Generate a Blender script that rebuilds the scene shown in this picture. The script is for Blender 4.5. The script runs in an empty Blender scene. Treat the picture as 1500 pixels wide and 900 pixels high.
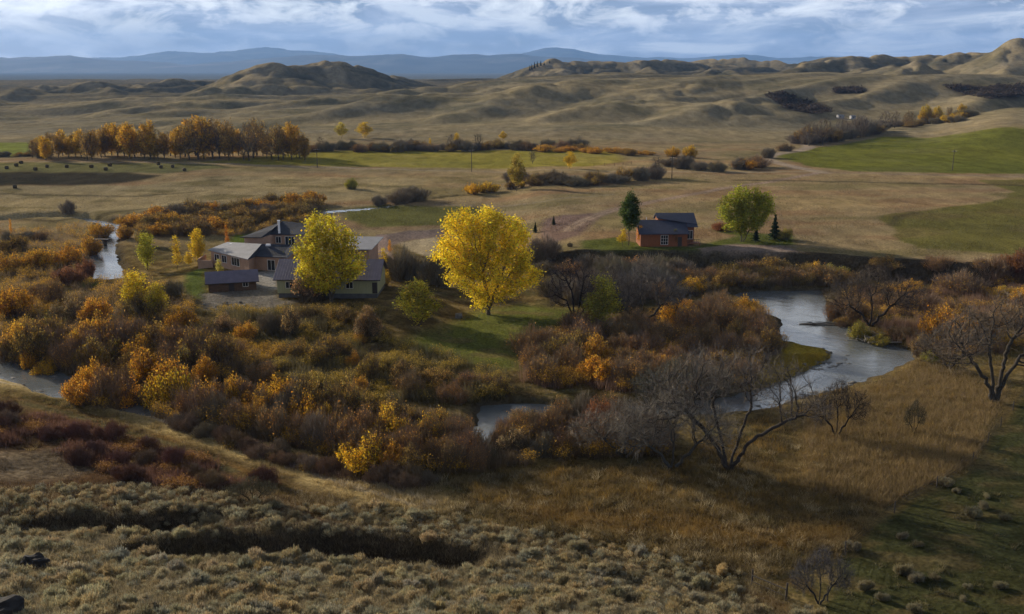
import bpy, math, random
import numpy as np
from mathutils import Vector
R = math.radians
SC = bpy.context.scene
COL = SC.collection

# ------------------------------------------------------------------ camera, world, sun, exposure
CAMZ = 42.0
FPX = 1440.0
PITCH = R(13.66)
cd = bpy.data.cameras.new('camera'); cam = bpy.data.objects.new('camera', cd); COL.objects.link(cam)
cd.sensor_width = 36.0; cd.lens = 36.0*FPX/1500.0; cd.clip_start = 0.5; cd.clip_end = 80000
cam.location = (0, 0, CAMZ); cam.rotation_euler = (R(90)-PITCH, 0, 0)
SC.camera = cam

SUN_AZ = R(-52); SUN_EL = R(18)
SDIR = Vector((math.sin(SUN_AZ)*math.cos(SUN_EL), math.cos(SUN_AZ)*math.cos(SUN_EL), math.sin(SUN_EL)))
sl = bpy.data.lights.new('sun', 'SUN'); sl.energy = 5.0; sl.angle = R(0.6); sl.color = (1.0, 0.86, 0.66)
so = bpy.data.objects.new('sun', sl); COL.objects.link(so)
so.rotation_euler = (-SDIR).to_track_quat('-Z', 'Y').to_euler()

W = bpy.data.worlds.new('World'); SC.world = W; W.use_nodes = True
nt = W.node_tree; nt.nodes.clear()
def N(t, tree=None, **kw):
    n = (tree or nt).nodes.new(t)
    for k, v in kw.items(): setattr(n, k, v)
    return n
def math_n(tree, op, a, b=None, clamp=False):
    n = tree.nodes.new('ShaderNodeMath'); n.operation = op; n.use_clamp = clamp
    for i, v in enumerate((a, b)):
        if v is None: continue
        if isinstance(v, (int, float)): n.inputs[i].default_value = v
        else: tree.links.new(v, n.inputs[i])
    return n.outputs[0]
def ramp_n(tree, fac, stops, interp='LINEAR'):
    n = tree.nodes.new('ShaderNodeValToRGB'); n.color_ramp.interpolation = interp
    e = n.color_ramp.elements
    while len(e) < len(stops): e.new(0.5)
    for el, (p, c) in zip(e, stops):
        el.position = p; el.color = (c, c, c, 1) if isinstance(c, (int, float)) else (*c, 1)
    tree.links.new(fac, n.inputs[0]); return n.outputs[0]
def mix_n(tree, fac, a, b, mode='MIX'):
    n = tree.nodes.new('ShaderNodeMix'); n.data_type = 'RGBA'; n.blend_type = mode
    for i, v in ((0, fac), (6, a), (7, b)):
        if isinstance(v, (int, float)): n.inputs[i].default_value = v
        elif isinstance(v, tuple): n.inputs[i].default_value = (*v, 1)
        else: tree.links.new(v, n.inputs[i])
    return n.outputs[2]
def noise_n(tree, vec, scale, detail=4, rough=0.55, dist=0.0):
    n = tree.nodes.new('ShaderNodeTexNoise'); n.inputs['Scale'].default_value = scale
    n.inputs['Detail'].default_value = detail; n.inputs['Roughness'].default_value = rough
    n.inputs['Distortion'].default_value = dist
    if vec is not None: tree.links.new(vec, n.inputs['Vector'])
    return n.outputs['Fac']
def mapping_n(tree, vec, scale=(1, 1, 1), loc=(0, 0, 0), rot=(0, 0, 0)):
    n = tree.nodes.new('ShaderNodeMapping'); n.inputs['Scale'].default_value = scale
    n.inputs['Location'].default_value = loc; n.inputs['Rotation'].default_value = rot
    tree.links.new(vec, n.inputs['Vector']); return n.outputs[0]

tc = N('ShaderNodeTexCoord').outputs['Generated']
sky = N('ShaderNodeTexSky', sky_type='NISHITA', sun_disc=False)
sky.sun_elevation = SUN_EL; sky.sun_rotation = SUN_AZ; sky.altitude = 1200; sky.air_density = 1.0; sky.dust_density = 0.6
bsky = N('ShaderNodeBackground'); bsky.inputs[1].default_value = 0.06
nt.links.new(sky.outputs[0], bsky.inputs[0])
# cloud deck: broken stratocumulus, long flat streaks near the horizon
sep = N('ShaderNodeSeparateXYZ'); nt.links.new(tc, sep.inputs[0])
el = sep.outputs['Z']
v1 = mapping_n(nt, tc, (6.5, 6.5, 34.0), (0.3, 1.1, 0.2))
v2 = mapping_n(nt, tc, (17.0, 17.0, 48.0), (3.3, 0.1, 4.2))
n1 = noise_n(nt, v1, 1.0, 7, 0.58, 0.5)
n2 = noise_n(nt, v2, 1.0, 6, 0.6, 0.4)
n3 = noise_n(nt, mapping_n(nt, tc, (1.6, 1.6, 9.0), (7, 2, 5)), 1.0, 3, 0.5, 0.2)
base = ramp_n(nt, n1, [(0.30, (0.135, 0.175, 0.285)), (0.44, (0.21, 0.26, 0.375)), (0.53, (0.35, 0.40, 0.51)), (0.61, (0.60, 0.64, 0.70))])
s_ = math_n(nt, 'ADD', math_n(nt, 'MULTIPLY', n2, 0.62), math_n(nt, 'MULTIPLY', n3, 0.38))
# brighter cloud edges only from about one degree above the horizon up
bright = ramp_n(nt, s_, [(0.495, 0.0), (0.54, 0.55), (0.60, 1.0)])
hi = ramp_n(nt, el, [(0.012, 0.08), (0.035, 0.6), (0.055, 1.0)])
cl = mix_n(nt, math_n(nt, 'MULTIPLY', bright, hi), base, (0.84, 0.86, 0.88))
# toward the sun the deck glows, and overhead it is a darker grey
zen = ramp_n(nt, el, [(0.0, 1.0), (0.10, 1.0), (0.36, 0.80), (0.55, 0.30), (1.0, 0.14)])
cl = mix_n(nt, 1.0, cl, zen, 'MULTIPLY')
dotn = N('ShaderNodeVectorMath', operation='DOT_PRODUCT'); nt.links.new(tc, dotn.inputs[0]); dotn.inputs[1].default_value = SDIR
glow = ramp_n(nt, dotn.outputs['Value'], [(0.80, 0.0), (0.97, 0.35), (1.0, 1.0)])
cl = mix_n(nt, glow, cl, (1.5, 1.4, 1.2), 'ADD')
bcl = N('ShaderNodeBackground'); nt.links.new(cl, bcl.inputs[0]); bcl.inputs[1].default_value = 1.12
cover = ramp_n(nt, n1, [(0.30, 0.78), (0.5, 0.94)])
ms = N('ShaderNodeMixShader'); nt.links.new(cover, ms.inputs[0]); nt.links.new(bsky.outputs[0], ms.inputs[1]); nt.links.new(bcl.outputs[0], ms.inputs[2])
wo = N('ShaderNodeOutputWorld'); nt.links.new(ms.outputs[0], wo.inputs[0])

vs = SC.view_settings
SC.display_settings.display_device = 'sRGB'
vs.view_transform = 'Standard'; vs.look = 'None'; vs.exposure = 0.5; vs.gamma = 1.0; vs.use_curve_mapping = False
SC.render.engine = 'CYCLES'
SC.cycles.use_denoising = True
SC.cycles.max_bounces = 6; SC.cycles.diffuse_bounces = 2; SC.cycles.glossy_bounces = 2
SC.cycles.transmission_bounces = 4; SC.cycles.volume_bounces = 0; SC.cycles.transparent_max_bounces = 8
SC.cycles.use_adaptive_sampling = True; SC.cycles.adaptive_threshold = 0.02

# ------------------------------------------------------------------ pixel <-> world
cP, sP = math.cos(PITCH), math.sin(PITCH)
def ray(px, py):
    """direction of the photograph's pixel (1500 x 900), horizontal length 1"""
    px = np.asarray(px, float); py = np.asarray(py, float)
    a = (px-750)/FPX; b = (450-py)/FPX
    dx = a; dy = cP + b*sP; dz = -sP + b*cP
    h = np.hypot(dx, dy)
    return dx/h, dy/h, dz/h
def plane(px, py, z=0.0):
    dx, dy, dz = ray(px, py); t = (z-CAMZ)/dz
    return dx*t, dy*t
def project(x, y, z):
    d = y*cP - (z-CAMZ)*sP; u = y*sP + (z-CAMZ)*cP
    return 750+FPX*x/d, 450-FPX*u/d

# ------------------------------------------------------------------ noise
_rs = np.random.RandomState(7)
_PERM = _rs.permutation(65536).astype(np.int32) & 255
_GX = np.cos(np.arange(256)*2*math.pi/256).astype(np.float32); _GY = np.sin(np.arange(256)*2*math.pi/256).astype(np.float32)
def pn(x, y, seed=0):
    x, y = np.broadcast_arrays(np.asarray(x, float), np.asarray(y, float))
    x0 = np.floor(x); y0 = np.floor(y); fx = (x-x0).astype(np.float32); fy = (y-y0).astype(np.float32)
    ix = x0.astype(np.int64); iy = y0.astype(np.int64)
    hx0 = _PERM[(ix*1 + seed*131) & 65535].astype(np.int64); hx1 = _PERM[(ix+1 + seed*131) & 65535].astype(np.int64)
    def g(hx, jy, ax, ay):
        k = _PERM[(hx*257 + jy*7 + seed*71) & 65535]
        return _GX[k]*(fx-ax) + _GY[k]*(fy-ay)
    a = g(hx0, iy, 0, 0); b = g(hx1, iy, 1, 0); c = g(hx0, iy+1, 0, 1); d = g(hx1, iy+1, 1, 1)
    u = fx*fx*fx*(fx*(fx*6-15)+10); v = fy*fy*fy*(fy*(fy*6-15)+10)
    return ((a*(1-u)+b*u)*(1-v) + (c*(1-u)+d*u)*v)*1.5
def fbm(x, y, o=4, seed=0, gain=0.5):
    s = 0; a = 1.0; t = 0
    for i in range(o):
        s = s + a*pn(x, y, seed+i*17); t += a; a *= gain; x = x*2.03+3.1; y = y*2.03+7.7
    return s/t
def sst(a, b, x):
    t = np.clip((x-a)/(b-a), 0, 1); return t*t*(3-2*t)
def seg_dist(x, y, pts, closed=False):
    """distance to a polyline, and the parameter along it (0..1)"""
    best = np.full(np.shape(x), 1e9); par = np.zeros(np.shape(x))
    P = list(pts); M = len(P)-1 if not closed else len(P)
    for i in range(M):
        ax, ay = P[i]; bx, by = P[(i+1) % len(P)]
        vx, vy = bx-ax, by-ay; L = vx*vx+vy*vy+1e-9
        t = np.clip(((x-ax)*vx+(y-ay)*vy)/L, 0, 1)
        d = np.hypot(x-ax-t*vx, y-ay-t*vy)
        m = d < best; best = np.where(m, d, best); par = np.where(m, (i+t)/M, par)
    return best, par
def inside(x, y, pts):
    r = np.zeros(np.shape(x), bool); n = len(pts)
    for i in range(n):
        ax, ay = pts[i]; bx, by = pts[(i+1) % n]
        if ay == by: continue
        c = ((ay > y) != (by > y)) & (x < (bx-ax)*(y-ay)/(by-ay)+ax)
        r ^= c
    return r
def sdf(x, y, pts, pad=40):
    """signed distance, negative inside; far points get +pad"""
    xs = [p[0] for p in pts]; ys = [p[1] for p in pts]
    out = np.full(np.shape(x), float(pad))
    m = (x > min(xs)-pad) & (x < max(xs)+pad) & (y > min(ys)-pad) & (y < max(ys)+pad)
    if m.any():
        d, _ = seg_dist(x[m], y[m], pts, True)
        out[m] = np.where(inside(x[m], y[m], pts), -d, d)
    return out

# ------------------------------------------------------------------ terrain height
def pl(pts, z): return [tuple(float(v) for v in plane(px, py, z)) for px, py in pts]
RIVER_Z = -0.75
FOOT = np.array(pl([(-500, 505), (0, 566), (150, 600), (300, 640), (450, 690), (600, 735), (750, 762), (900, 792), (1100, 850), (1250, 905), (1400, 980), (1800, 1200)], 1.0))
RIV_POLY = pl([(1075, 433), (1095, 428), (1200, 427), (1204, 446), (1216, 466), (1250, 484), (1262, 500), (1300, 506), (1338, 518), (1330, 527), (1290, 545),
               (1240, 563), (1170, 585), (1120, 600), (1000, 609), (900, 608), (800, 606), (740, 614), (726, 634), (712, 634), (706, 612), (708, 596), (760, 595), (850, 597), (960, 597), (1060, 584), (1100, 576), (1150, 560),
               (1195, 540), (1222, 522), (1213, 514), (1150, 500), (1145, 488), (1150, 470), (1122, 455), (1104, 441)], RIVER_Z)
RIV_L = pl([(705, 640), (600, 632), (480, 628), (350, 612), (200, 590), (110, 572), (55, 555), (0, 536), (-120, 515), (-300, 500)], RIVER_Z)
RIV_U = pl([(160, 408), (152, 385), (149, 365), (160, 345), (166, 330), (120, 322), (60, 322), (-60, 330)], RIVER_Z)
RIV_F = pl([(470, 309), (500, 306), (540, 303), (580, 299), (625, 291), (650, 289), (680, 287)], 1.5)
EDGE = np.array(pl([(740, 372), (800, 372), (860, 370), (1000, 371), (1170, 373), (1300, 382), (1400, 388), (1500, 393), (1900, 420)], 4.0))
cols_t = np.array([-700, -200, 0, 300, 600, 800, 1000, 1200, 1350, 1500, 1800, 2300], float)
rows_t = np.array([430, 520, 620, 750, 900, 1150, 1600, 2500, 4000], float)
TAB = np.array([
 [3, 3, 3, 3, 3.5, 4, 4, 4, 4, 4, 6, 8],
 [3, 3, 3, 3, 4, 4, 4, 4, 5, 13, 28, 34],
 [4, 4, 4, 5, 7, 8, 7, 6, 8, 19, 34, 40],
 [5, 5, 5, 8, 12, 14, 15, 13, 11, 16, 32, 44],
 [4, 4, 4, 10, 14, 18, 26, 31, 31, 31, 40, 50],
 [3, 3, 4, 8, 12, 24, 32, 33, 33, 33, 38, 48],
 [4, 4, 5, 8, 9, 22, 30, 31, 31, 31, 34, 40],
 [8, 8, 8, 8, 8, 12, 22, 28, 30, 30, 30, 30],
 [8, 8, 8, 8, 8, 8, 8, 8, 8, 8, 8, 8]], float)
# hill crests: (pixel column, distance, pixel row of the crest) along each ridge, and how gently the flanks fall
RIDGES = [([(395, 1350, 97), (425, 1390, 102), (478, 1480, 96), (530, 1560, 102), (600, 1640, 116), (650, 1700, 128)], 3.3),
          ([(395, 1350, 98), (350, 1230, 118), (300, 1140, 136)], 3.6), ([(478, 1480, 97), (500, 1330, 122), (560, 1250, 136)], 3.4),
          ([(-500, 1500, 98), (-150, 1500, 114), (0, 1450, 130), (60, 1500, 121), (130, 1500, 115), (200, 1560, 121), (290, 1650, 116)], 3.2),
          ([(60, 1500, 124), (20, 1330, 138), (-20, 1250, 146)], 3.2), ([(130, 1500, 116), (170, 1350, 138)], 3.2), ([(200, 1560, 121), (240, 1400, 140)], 3.2),
          ([(680, 1620, 130), (705, 1650, 115), (740, 1680, 112), (780, 1780, 104), (812, 1850, 89), (900, 1900, 85), (1000, 1960, 87), (1095, 2050, 93)], 3.6),
          ([(812, 1850, 90), (840, 1650, 108), (870, 1560, 120)], 3.2), ([(930, 1900, 88), (960, 1680, 108), (985, 1560, 118)], 3.0),
          ([(1005, 1520, 112), (1046, 1500, 91), (1080, 1520, 106)], 2.9), ([(1060, 1700, 98), (1110, 1500, 112)], 3),
          ([(1150, 1560, 110), (1180, 1500, 95), (1240, 1650, 84), (1330, 1720, 79), (1440, 1720, 74), (1600, 1750, 70)], 3.6),
          ([(1180, 1500, 96), (1165, 1330, 112)], 3.2), ([(1250, 1640, 85), (1262, 1400, 108)], 3.0),
          ([(1300, 1330, 108), (1342, 1300, 85), (1375, 1330, 99)], 2.9), ([(1342, 1300, 86), (1310, 1180, 110)], 3.0),
          ([(1440, 1420, 92), (1472, 1380, 80), (1494, 1350, 62), (1545, 1400, 64), (1700, 1400, 60), (2100, 1300, 50), (2600, 1200, 60)], 3.0),
          ([(1494, 1350, 66), (1470, 1200, 100)], 2.8), ([(1240, 2300, 84), (1100, 2400, 88), (1060, 2500, 84), (1000, 2500, 90)], 4),
          # folds of the benches; a crest value under 30 is its height in metres
          ([(60, 800, 2), (150, 850, 8), (260, 920, 9), (400, 1000, 4)], 7.5), ([(430, 1080, 3), (330, 1040, 8), (200, 1080, 8), (60, 1120, 3)], 8),
          ([(480, 700, 2), (560, 760, 7), (650, 840, 9), (740, 950, 8), (820, 1080, 3)], 6.5), ([(640, 660, 2), (720, 720, 8), (800, 810, 9), (880, 930, 5)], 5.5),
          ([(790, 640, 2), (860, 680, 9), (940, 760, 11), (1010, 850, 8), (1060, 960, 3)], 5), ([(960, 630, 3), (1050, 680, 11), (1110, 760, 9), (1150, 850, 3)], 5),
          ([(350, 820, 3), (470, 900, 7), (600, 1020, 8), (700, 1180, 3)], 7), ([(1190, 760, 4), (1260, 830, 8), (1330, 900, 4)], 4.5), ([(1400, 780, 3), (1440, 850, 7), (1500, 880, 4)], 4.5),
          ([(250, 660, 2), (330, 720, 5), (430, 780, 3)], 8), ([(660, 1300, 4), (800, 1350, 8), (960, 1350, 6)], 7)]
def interp2(c, d):
    c = np.clip(c, cols_t[0], cols_t[-1]); d = np.clip(d, rows_t[0], rows_t[-1])
    i = np.clip(np.searchsorted(cols_t, c)-1, 0, len(cols_t)-2); j = np.clip(np.searchsorted(rows_t, d)-1, 0, len(rows_t)-2)
    u = (c-cols_t[i])/(cols_t[i+1]-cols_t[i]); v = (d-rows_t[j])/(rows_t[j+1]-rows_t[j])
    u = u*u*(3-2*u); v = v*v*(3-2*v)
    return (TAB[j, i]*(1-u)+TAB[j, i+1]*u)*(1-v) + (TAB[j+1, i]*(1-u)+TAB[j+1, i+1]*u)*v
def river_sdf(x, y):
    d = sdf(x, y, RIV_POLY, 30)
    for line, w in ((RIV_L, 2.6), (RIV_U, 2.6), (RIV_F, -1.0)):
        xs = [p[0] for p in line]; ys = [p[1] for p in line]
        m = (x > min(xs)-30) & (x < max(xs)+30) & (y > min(ys)-30) & (y < max(ys)+30)
        if m.any():
            dd, _ = seg_dist(x[m], y[m], line); d[m] = np.minimum(d[m], dd-w)
    return d
GUL = []
def H(x, y, full=False):
    shp = np.shape(x)
    x = np.atleast_1d(np.asarray(x, float)).ravel(); y = np.atleast_1d(np.asarray(y, float)).ravel()
    z = np.zeros(x.shape)
    aux = np.zeros(x.shape)
    # valley floor, terrace, benches, hills
    col = 750 + FPX*x/np.maximum(y*cP, 1)
    edge = np.interp(x, EDGE[:, 0], EDGE[:, 1])
    tl = sst(-8, 16, x)
    terr = 4.0*sst(0, 3.6, y-edge+1.2*pn(x/7, y/7, 3))*tl + (1-tl)*3.0*sst(215, 420, y)
    z += np.where(y > 100, terr, 0)
    z += 1.5*sst(140, 160, y)*sst(-8, -20, x)*sst(-75, -62, x)*sst(235, 205, y)      # ground the left houses stand on
    far = y > 400
    if far.any():
        xf, yf, cf = x[far], y[far], col[far]
        b = interp2(cf, yf)
        k = sst(520, 800, yf)
        q = (xf*0.75+yf*0.66)/420.0; p_ = (xf*0.66-yf*0.75)/112.0
        rel = 1.05*(7.5*pn(p_+0.5*pn(q, p_, 9), q*0.8, 11) + 4.0*pn(p_*2.3, q*1.7, 12) + 1.6*pn(p_*5, q*4.5, 13))
        b = b + k*(rel) + 0.35*pn(xf/60, yf/60, 20)*(1-k)
        hb = np.zeros(xf.shape); crest_ = np.zeros(xf.shape); wv = fbm(xf/190, yf/190, 2, 31)
        for crest, fall in RIDGES:
            q_ = []
            for (hc, D, yt) in crest:
                dx, dy, dz = ray(hc, yt if yt > 30 else 150); cx, cy = float(dx*D), float(dy*D)
                q_.append((cx, cy, max(3.0, CAMZ+float(dz)*D - float(interp2(np.array([hc]), np.array([cy]))[0])) if yt > 30 else float(yt)))
            d, par = seg_dist(xf, yf, [(a_, b_) for a_, b_, _ in q_]); m_ = len(q_)-1
            amp = np.interp(par*m_, np.arange(m_+1), [c_ for _, _, c_ in q_])
            w_ = amp*fall
            r = d/w_*(1+0.38*wv)
            r = np.sqrt(r*r+0.012)-0.11
            crest_ = np.maximum(crest_, np.clip(1-r*4.5, 0, 1)*(amp > 12)); hb = hb + (amp*np.clip(1-r, 0, 1)**1.12)**5
        hb = hb**(1/5)
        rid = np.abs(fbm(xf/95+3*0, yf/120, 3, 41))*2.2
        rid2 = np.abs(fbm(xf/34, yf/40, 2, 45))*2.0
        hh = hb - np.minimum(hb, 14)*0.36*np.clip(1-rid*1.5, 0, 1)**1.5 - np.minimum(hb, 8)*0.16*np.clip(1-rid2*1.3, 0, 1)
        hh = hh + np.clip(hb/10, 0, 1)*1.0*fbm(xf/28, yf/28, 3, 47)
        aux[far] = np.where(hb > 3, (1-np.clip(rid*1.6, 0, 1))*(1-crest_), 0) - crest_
        z[far] = z[far]*(1-sst(400, 500, yf)) + (b+hh)*sst(400, 500, yf)
        farf = sst(2600, 5000, yf); z[far] = z[far]*(1-farf) - 20*farf
    # foreground hillside
    F = np.interp(x, FOOT[:, 0], FOOT[:, 1]); s = F - y
    near = s > -12
    if near.any():
        xn, yn, sn = x[near], y[near], s[near]
        w = np.interp(xn, [-90, -45, -10, 6], [36, 33, 10, 2])
        t2 = np.clip(sn-w, 0, None)
        g = 0.11*np.clip(sn, 0, w) + 0.35*(np.sqrt(t2*t2+9)-3)
        g += (0.45*fbm(xn/9, yn/9, 3, 51)+0.8*pn(xn/26, yn/26, 55))*sst(0, 12, sn)
        for line, dep, wid in GUL:
            d, par = seg_dist(xn, yn, line)
            # which side: camera side positive
            yl = np.interp(xn, [p[0] for p in line], [p[1] for p in line])
            t = (yl - yn) + 0.5*pn(xn/2.2, yn/2.2, 61)
            endt = np.interp(xn, [line[0][0]-1, line[0][0]+3, line[-1][0]-4, line[-1][0]+1], [0, 1, 1, 0])
            c = np.where(t > 0, sst(0, 0.9, t)*(1-sst(1.6, wid, t)), 0)
            g -= dep*c*endt*(0.85+0.25*pn(xn/5, 0*xn, 62))
            g += 0.5*np.exp(-((t+1.2)/1.3)**2)*endt
        z[near] += g
    # river
    rd = np.full(x.shape, 30.0)
    m = (y > 70) & (y < 330)
    rd[m] = river_sdf(x[m], y[m])
    rd2 = rd + 0.8*pn(x/3.0, y/3.0, 71)
    flat = np.minimum(z, z*sst(0, 14, rd) + 0.1)
    z = np.where((rd < 14) & (y < 290) & (y-edge < 4), flat, z)
    z = z + (-1.5 - z)*(1-sst(-1.6, 2.6, rd2)) * (rd < 30)
    z += 0.10*fbm(x/3.0, y/3.0, 3, 81)*(y < 420) + 0.22*pn(x/14, y/14, 85)*(y < 420)
    if full: return z.reshape(shp), rd.reshape(shp), s.reshape(shp), aux.reshape(shp)
    return z.reshape(shp)
def hit_with(Hf, px, py, n):
    px = np.atleast_1d(np.asarray(px, float)); py = np.atleast_1d(np.asarray(py, float))
    dx, dy, dz = ray(px, py)
    t = np.full(px.shape, 18.0); prev = t.copy(); done = np.zeros(px.shape, bool)
    for i in range(n):
        step = np.maximum(0.5, t*0.012)
        nt_ = np.where(done, t, t+step)
        below = (CAMZ+dz*nt_) < Hf(dx*nt_, dy*nt_)
        newly = below & ~done
        prev = np.where(newly, t, prev); t = nt_; done |= newly
        if done.all(): break
    a, b = prev.copy(), t.copy()
    for i in range(14):
        m = (a+b)/2; bl = (CAMZ+dz*m) < Hf(dx*m, dy*m)
        b = np.where(bl, m, b); a = np.where(bl, a, m)
    x, y = dx*b, dy*b
    return x, y, Hf(x, y)
def _gl(pts):
    x, y, z = hit_with(H, [p[0] for p in pts], [p[1] for p in pts], 300); return list(zip(x.tolist(), y.tolist()))
_g1 = _gl([(190, 797), (240, 791), (330, 785), (400, 785), (470, 778), (510, 783), (570, 788), (640, 795), (705, 806)])
_g2 = _gl([(30, 768), (90, 757), (170, 760), (250, 757), (330, 752)])
GUL += [(_g1, 3.8, 7.0), (_g2, 1.9, 4.5)]
# ------------------------------------------------------------------ mesh helpers
def mesh_np(name, V, F, cols=None, smooth=False, attr='Col'):
    V = np.asarray(V, np.float32); F = np.asarray(F, np.int32)
    me = bpy.data.meshes.new(name); k = F.shape[1]
    me.vertices.add(len(V)); me.vertices.foreach_set('co', V.ravel())
    me.loops.add(F.size); me.loops.foreach_set('vertex_index', F.ravel())
    me.polygons.add(len(F)); me.polygons.foreach_set('loop_start', np.arange(0, F.size, k, dtype=np.int32))
    me.polygons.foreach_set('loop_total', np.full(len(F), k, np.int32))
    if smooth: me.polygons.foreach_set('use_smooth', np.ones(len(F), bool))
    me.update(calc_edges=True)
    if cols is not None:
        a = me.color_attributes.new(attr, 'FLOAT_COLOR', 'POINT')
        c = np.ones((len(V), 4), np.float32); c[:, :cols.shape[1]] = cols
        a.data.foreach_set('color', c.ravel())
    return me
def link(name, me, mat=None, parent=None, **props):
    o = bpy.data.objects.new(name, me); COL.objects.link(o)
    if mat is not None and me is not None and not me.materials: me.materials.append(mat)
    if parent is not None: o.parent = parent
    for k, v in props.items(): o[k] = v
    return o
def newmat(name):
    m = bpy.data.materials.new(name); m.use_nodes = True; t = m.node_tree
    b = t.nodes['Principled BSDF']; b.inputs['Roughness'].default_value = 0.9
    b.inputs['Specular IOR Level'].default_value = 0.15
    return m, t, b

# ground material: colour comes from the land cover of each place, broken up by noise
GM, t, b = newmat('ground_cover')
va = t.nodes.new('ShaderNodeAttribute'); va.attribute_name = 'Col'
geo = t.nodes.new('ShaderNodeNewGeometry').outputs['Position']
nf = noise_n(t, geo, 2.2, 6, 0.65); nm = noise_n(t, mapping_n(t, geo, (1, 0.5, 1)), 0.16, 5, 0.6, 0.6)
nl = noise_n(t, mapping_n(t, geo, (0.4, 1, 1)), 0.02, 5, 0.6, 0.5)
k1 = ramp_n(t, nf, [(0.3, 0.5), (0.7, 1.5)]); k2 = ramp_n(t, nm, [(0.32, 0.74), (0.68, 1.25)]); k3 = ramp_n(t, nl, [(0.32, (0.82, 0.85, 0.9)), (0.68, (1.2, 1.14, 1.0))])
c = mix_n(t, 1.0, va.outputs['Color'], k1, 'MULTIPLY'); c = mix_n(t, 1.0, c, k2, 'MULTIPLY'); c = mix_n(t, 1.0, c, k3, 'MULTIPLY')
t.links.new(c, b.inputs['Base Color']); b.inputs['Roughness'].default_value = 1.0; b.inputs['Specular IOR Level'].default_value = 0.0
bp = t.nodes.new('ShaderNodeBump'); bp.inputs['Strength'].default_value = 0.8; bp.inputs['Distance'].default_value = 0.25
t.links.new(math_n(t, 'ADD', nf, nm), bp.inputs['Height']); t.links.new(bp.outputs[0], b.inputs['Normal'])

# ------------------------------------------------------------------ ground sheet (one grid, split by land cover)
a0 = R(28.5)
inner = np.linspace(-a0, a0, 800); outer = a0 + np.cumsum(np.linspace(0.0008, 0.014, 70))
TH = np.concatenate([-outer[::-1], inner, outer])
rr = [2.0]
while rr[-1] < 26000:
    r = rr[-1]
    st = 0.8 if r < 26 else (0.17 if r < 95 else min(max(0.17, r*r/52000), 6.0) if r < 2300 else r*0.03)
    rr.append(r+st)
RR = np.array(rr)
TT, RG = np.meshgrid(TH, RR)
GX = RG*np.sin(TT); GY = RG*np.cos(TT)
GZ, RD, SF, AUX = H(GX, GY, True)
import time; print('H', time.process_time())
X, Y, Z, RDf, SFf, AX = (q.ravel() for q in (GX, GY, GZ, RD, SF, AUX))
print('terrain', X.size)

_lim = TH[-1]
def Hg(x, y):
    """terrain height read back from the grid"""
    x = np.asarray(x, float); y = np.asarray(y, float)
    r = np.clip(np.hypot(x, y), RR[0], RR[-1]-1); th = np.clip(np.arctan2(x, y), -_lim, _lim)
    i = np.clip(np.searchsorted(RR, r)-1, 0, len(RR)-2); j = np.clip(np.searchsorted(TH, th)-1, 0, len(TH)-2)
    u = (th-TH[j])/(TH[j+1]-TH[j]); v = (r-RR[i])/(RR[i+1]-RR[i])
    return (GZ[i, j]*(1-u)+GZ[i, j+1]*u)*(1-v) + (GZ[i+1, j]*(1-u)+GZ[i+1, j+1]*u)*v
def Cg(x, y):
    r = np.hypot(x, y); th = np.arctan2(x, y)
    i = np.clip(np.searchsorted(RR, r), 0, len(RR)-1); j = np.clip(np.searchsorted(TH, th), 0, len(TH)-1)
    return C[i*len(TH)+j]
def hit(px, py): return hit_with(Hg, px, py, 460)
def hit1(px, py):
    x, y, z = hit([px], [py]); return float(x[0]), float(y[0]), float(z[0])

def hp(pts):
    x, y, z = hit([p[0] for p in pts], [p[1] for p in pts]); return list(zip(x.tolist(), y.tolist()))
TAN = (0.240, 0.184, 0.104)
C = np.zeros((X.size, 3)); C[:] = (0.17, 0.125, 0.062)
REG = np.zeros(X.size, np.int8)
names = ['ground']
def blend(mask, colr):
    global C
    C = C*(1-mask[:, None]) + np.asarray(colr)[None]*mask[:, None]
edge = np.interp(X, EDGE[:, 0], EDGE[:, 1])
# upper terrace dry grass with pinkish seed heads
up = sst(-1, 5, Y-edge)*sst(-8, 10, X) + (1-sst(-8, 10, X))*sst(215, 250, Y)
n_ = fbm(X/45, Y/20, 4, 101)
blend(np.clip(up, 0, 1), TAN)
blend(np.clip(up, 0, 1)*sst(0.02, 0.3, n_)*0.6, (0.21, 0.13, 0.075))
blend(np.clip(up, 0, 1)*sst(-0.05, -0.3, n_)*0.6, (0.15, 0.13, 0.06))
# bench and hills: dry bunch grass, grey green on the swales
fa = sst(470, 600, Y)
n2_ = fbm(X/90, Y/60, 5, 103); n3_ = fbm(X/30, Y/24, 4, 105)
blend(fa, (0.205, 0.175, 0.115))
blend(fa*sst(-0.05, 0.3, n2_)*0.75, (0.130, 0.118, 0.076))
blend(fa*sst(0.0, 0.35, n3_)*0.6, (0.26, 0.22, 0.145))
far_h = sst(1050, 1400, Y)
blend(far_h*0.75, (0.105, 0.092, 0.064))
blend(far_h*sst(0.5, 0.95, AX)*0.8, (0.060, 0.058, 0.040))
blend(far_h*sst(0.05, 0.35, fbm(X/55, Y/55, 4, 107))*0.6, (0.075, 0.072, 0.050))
blend(sst(0.1, 0.7, -AX)*0.75, (0.27, 0.225, 0.15)); blend(sst(2500, 5000, Y), (0.10, 0.10, 0.08))  # pale crest colour stands in for sunlit ridge lines
dgl = np.minimum(seg_dist(X, Y, _g1)[0], seg_dist(X, Y, _g2)[0]); gl_n = (SFf >= 0)
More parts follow.
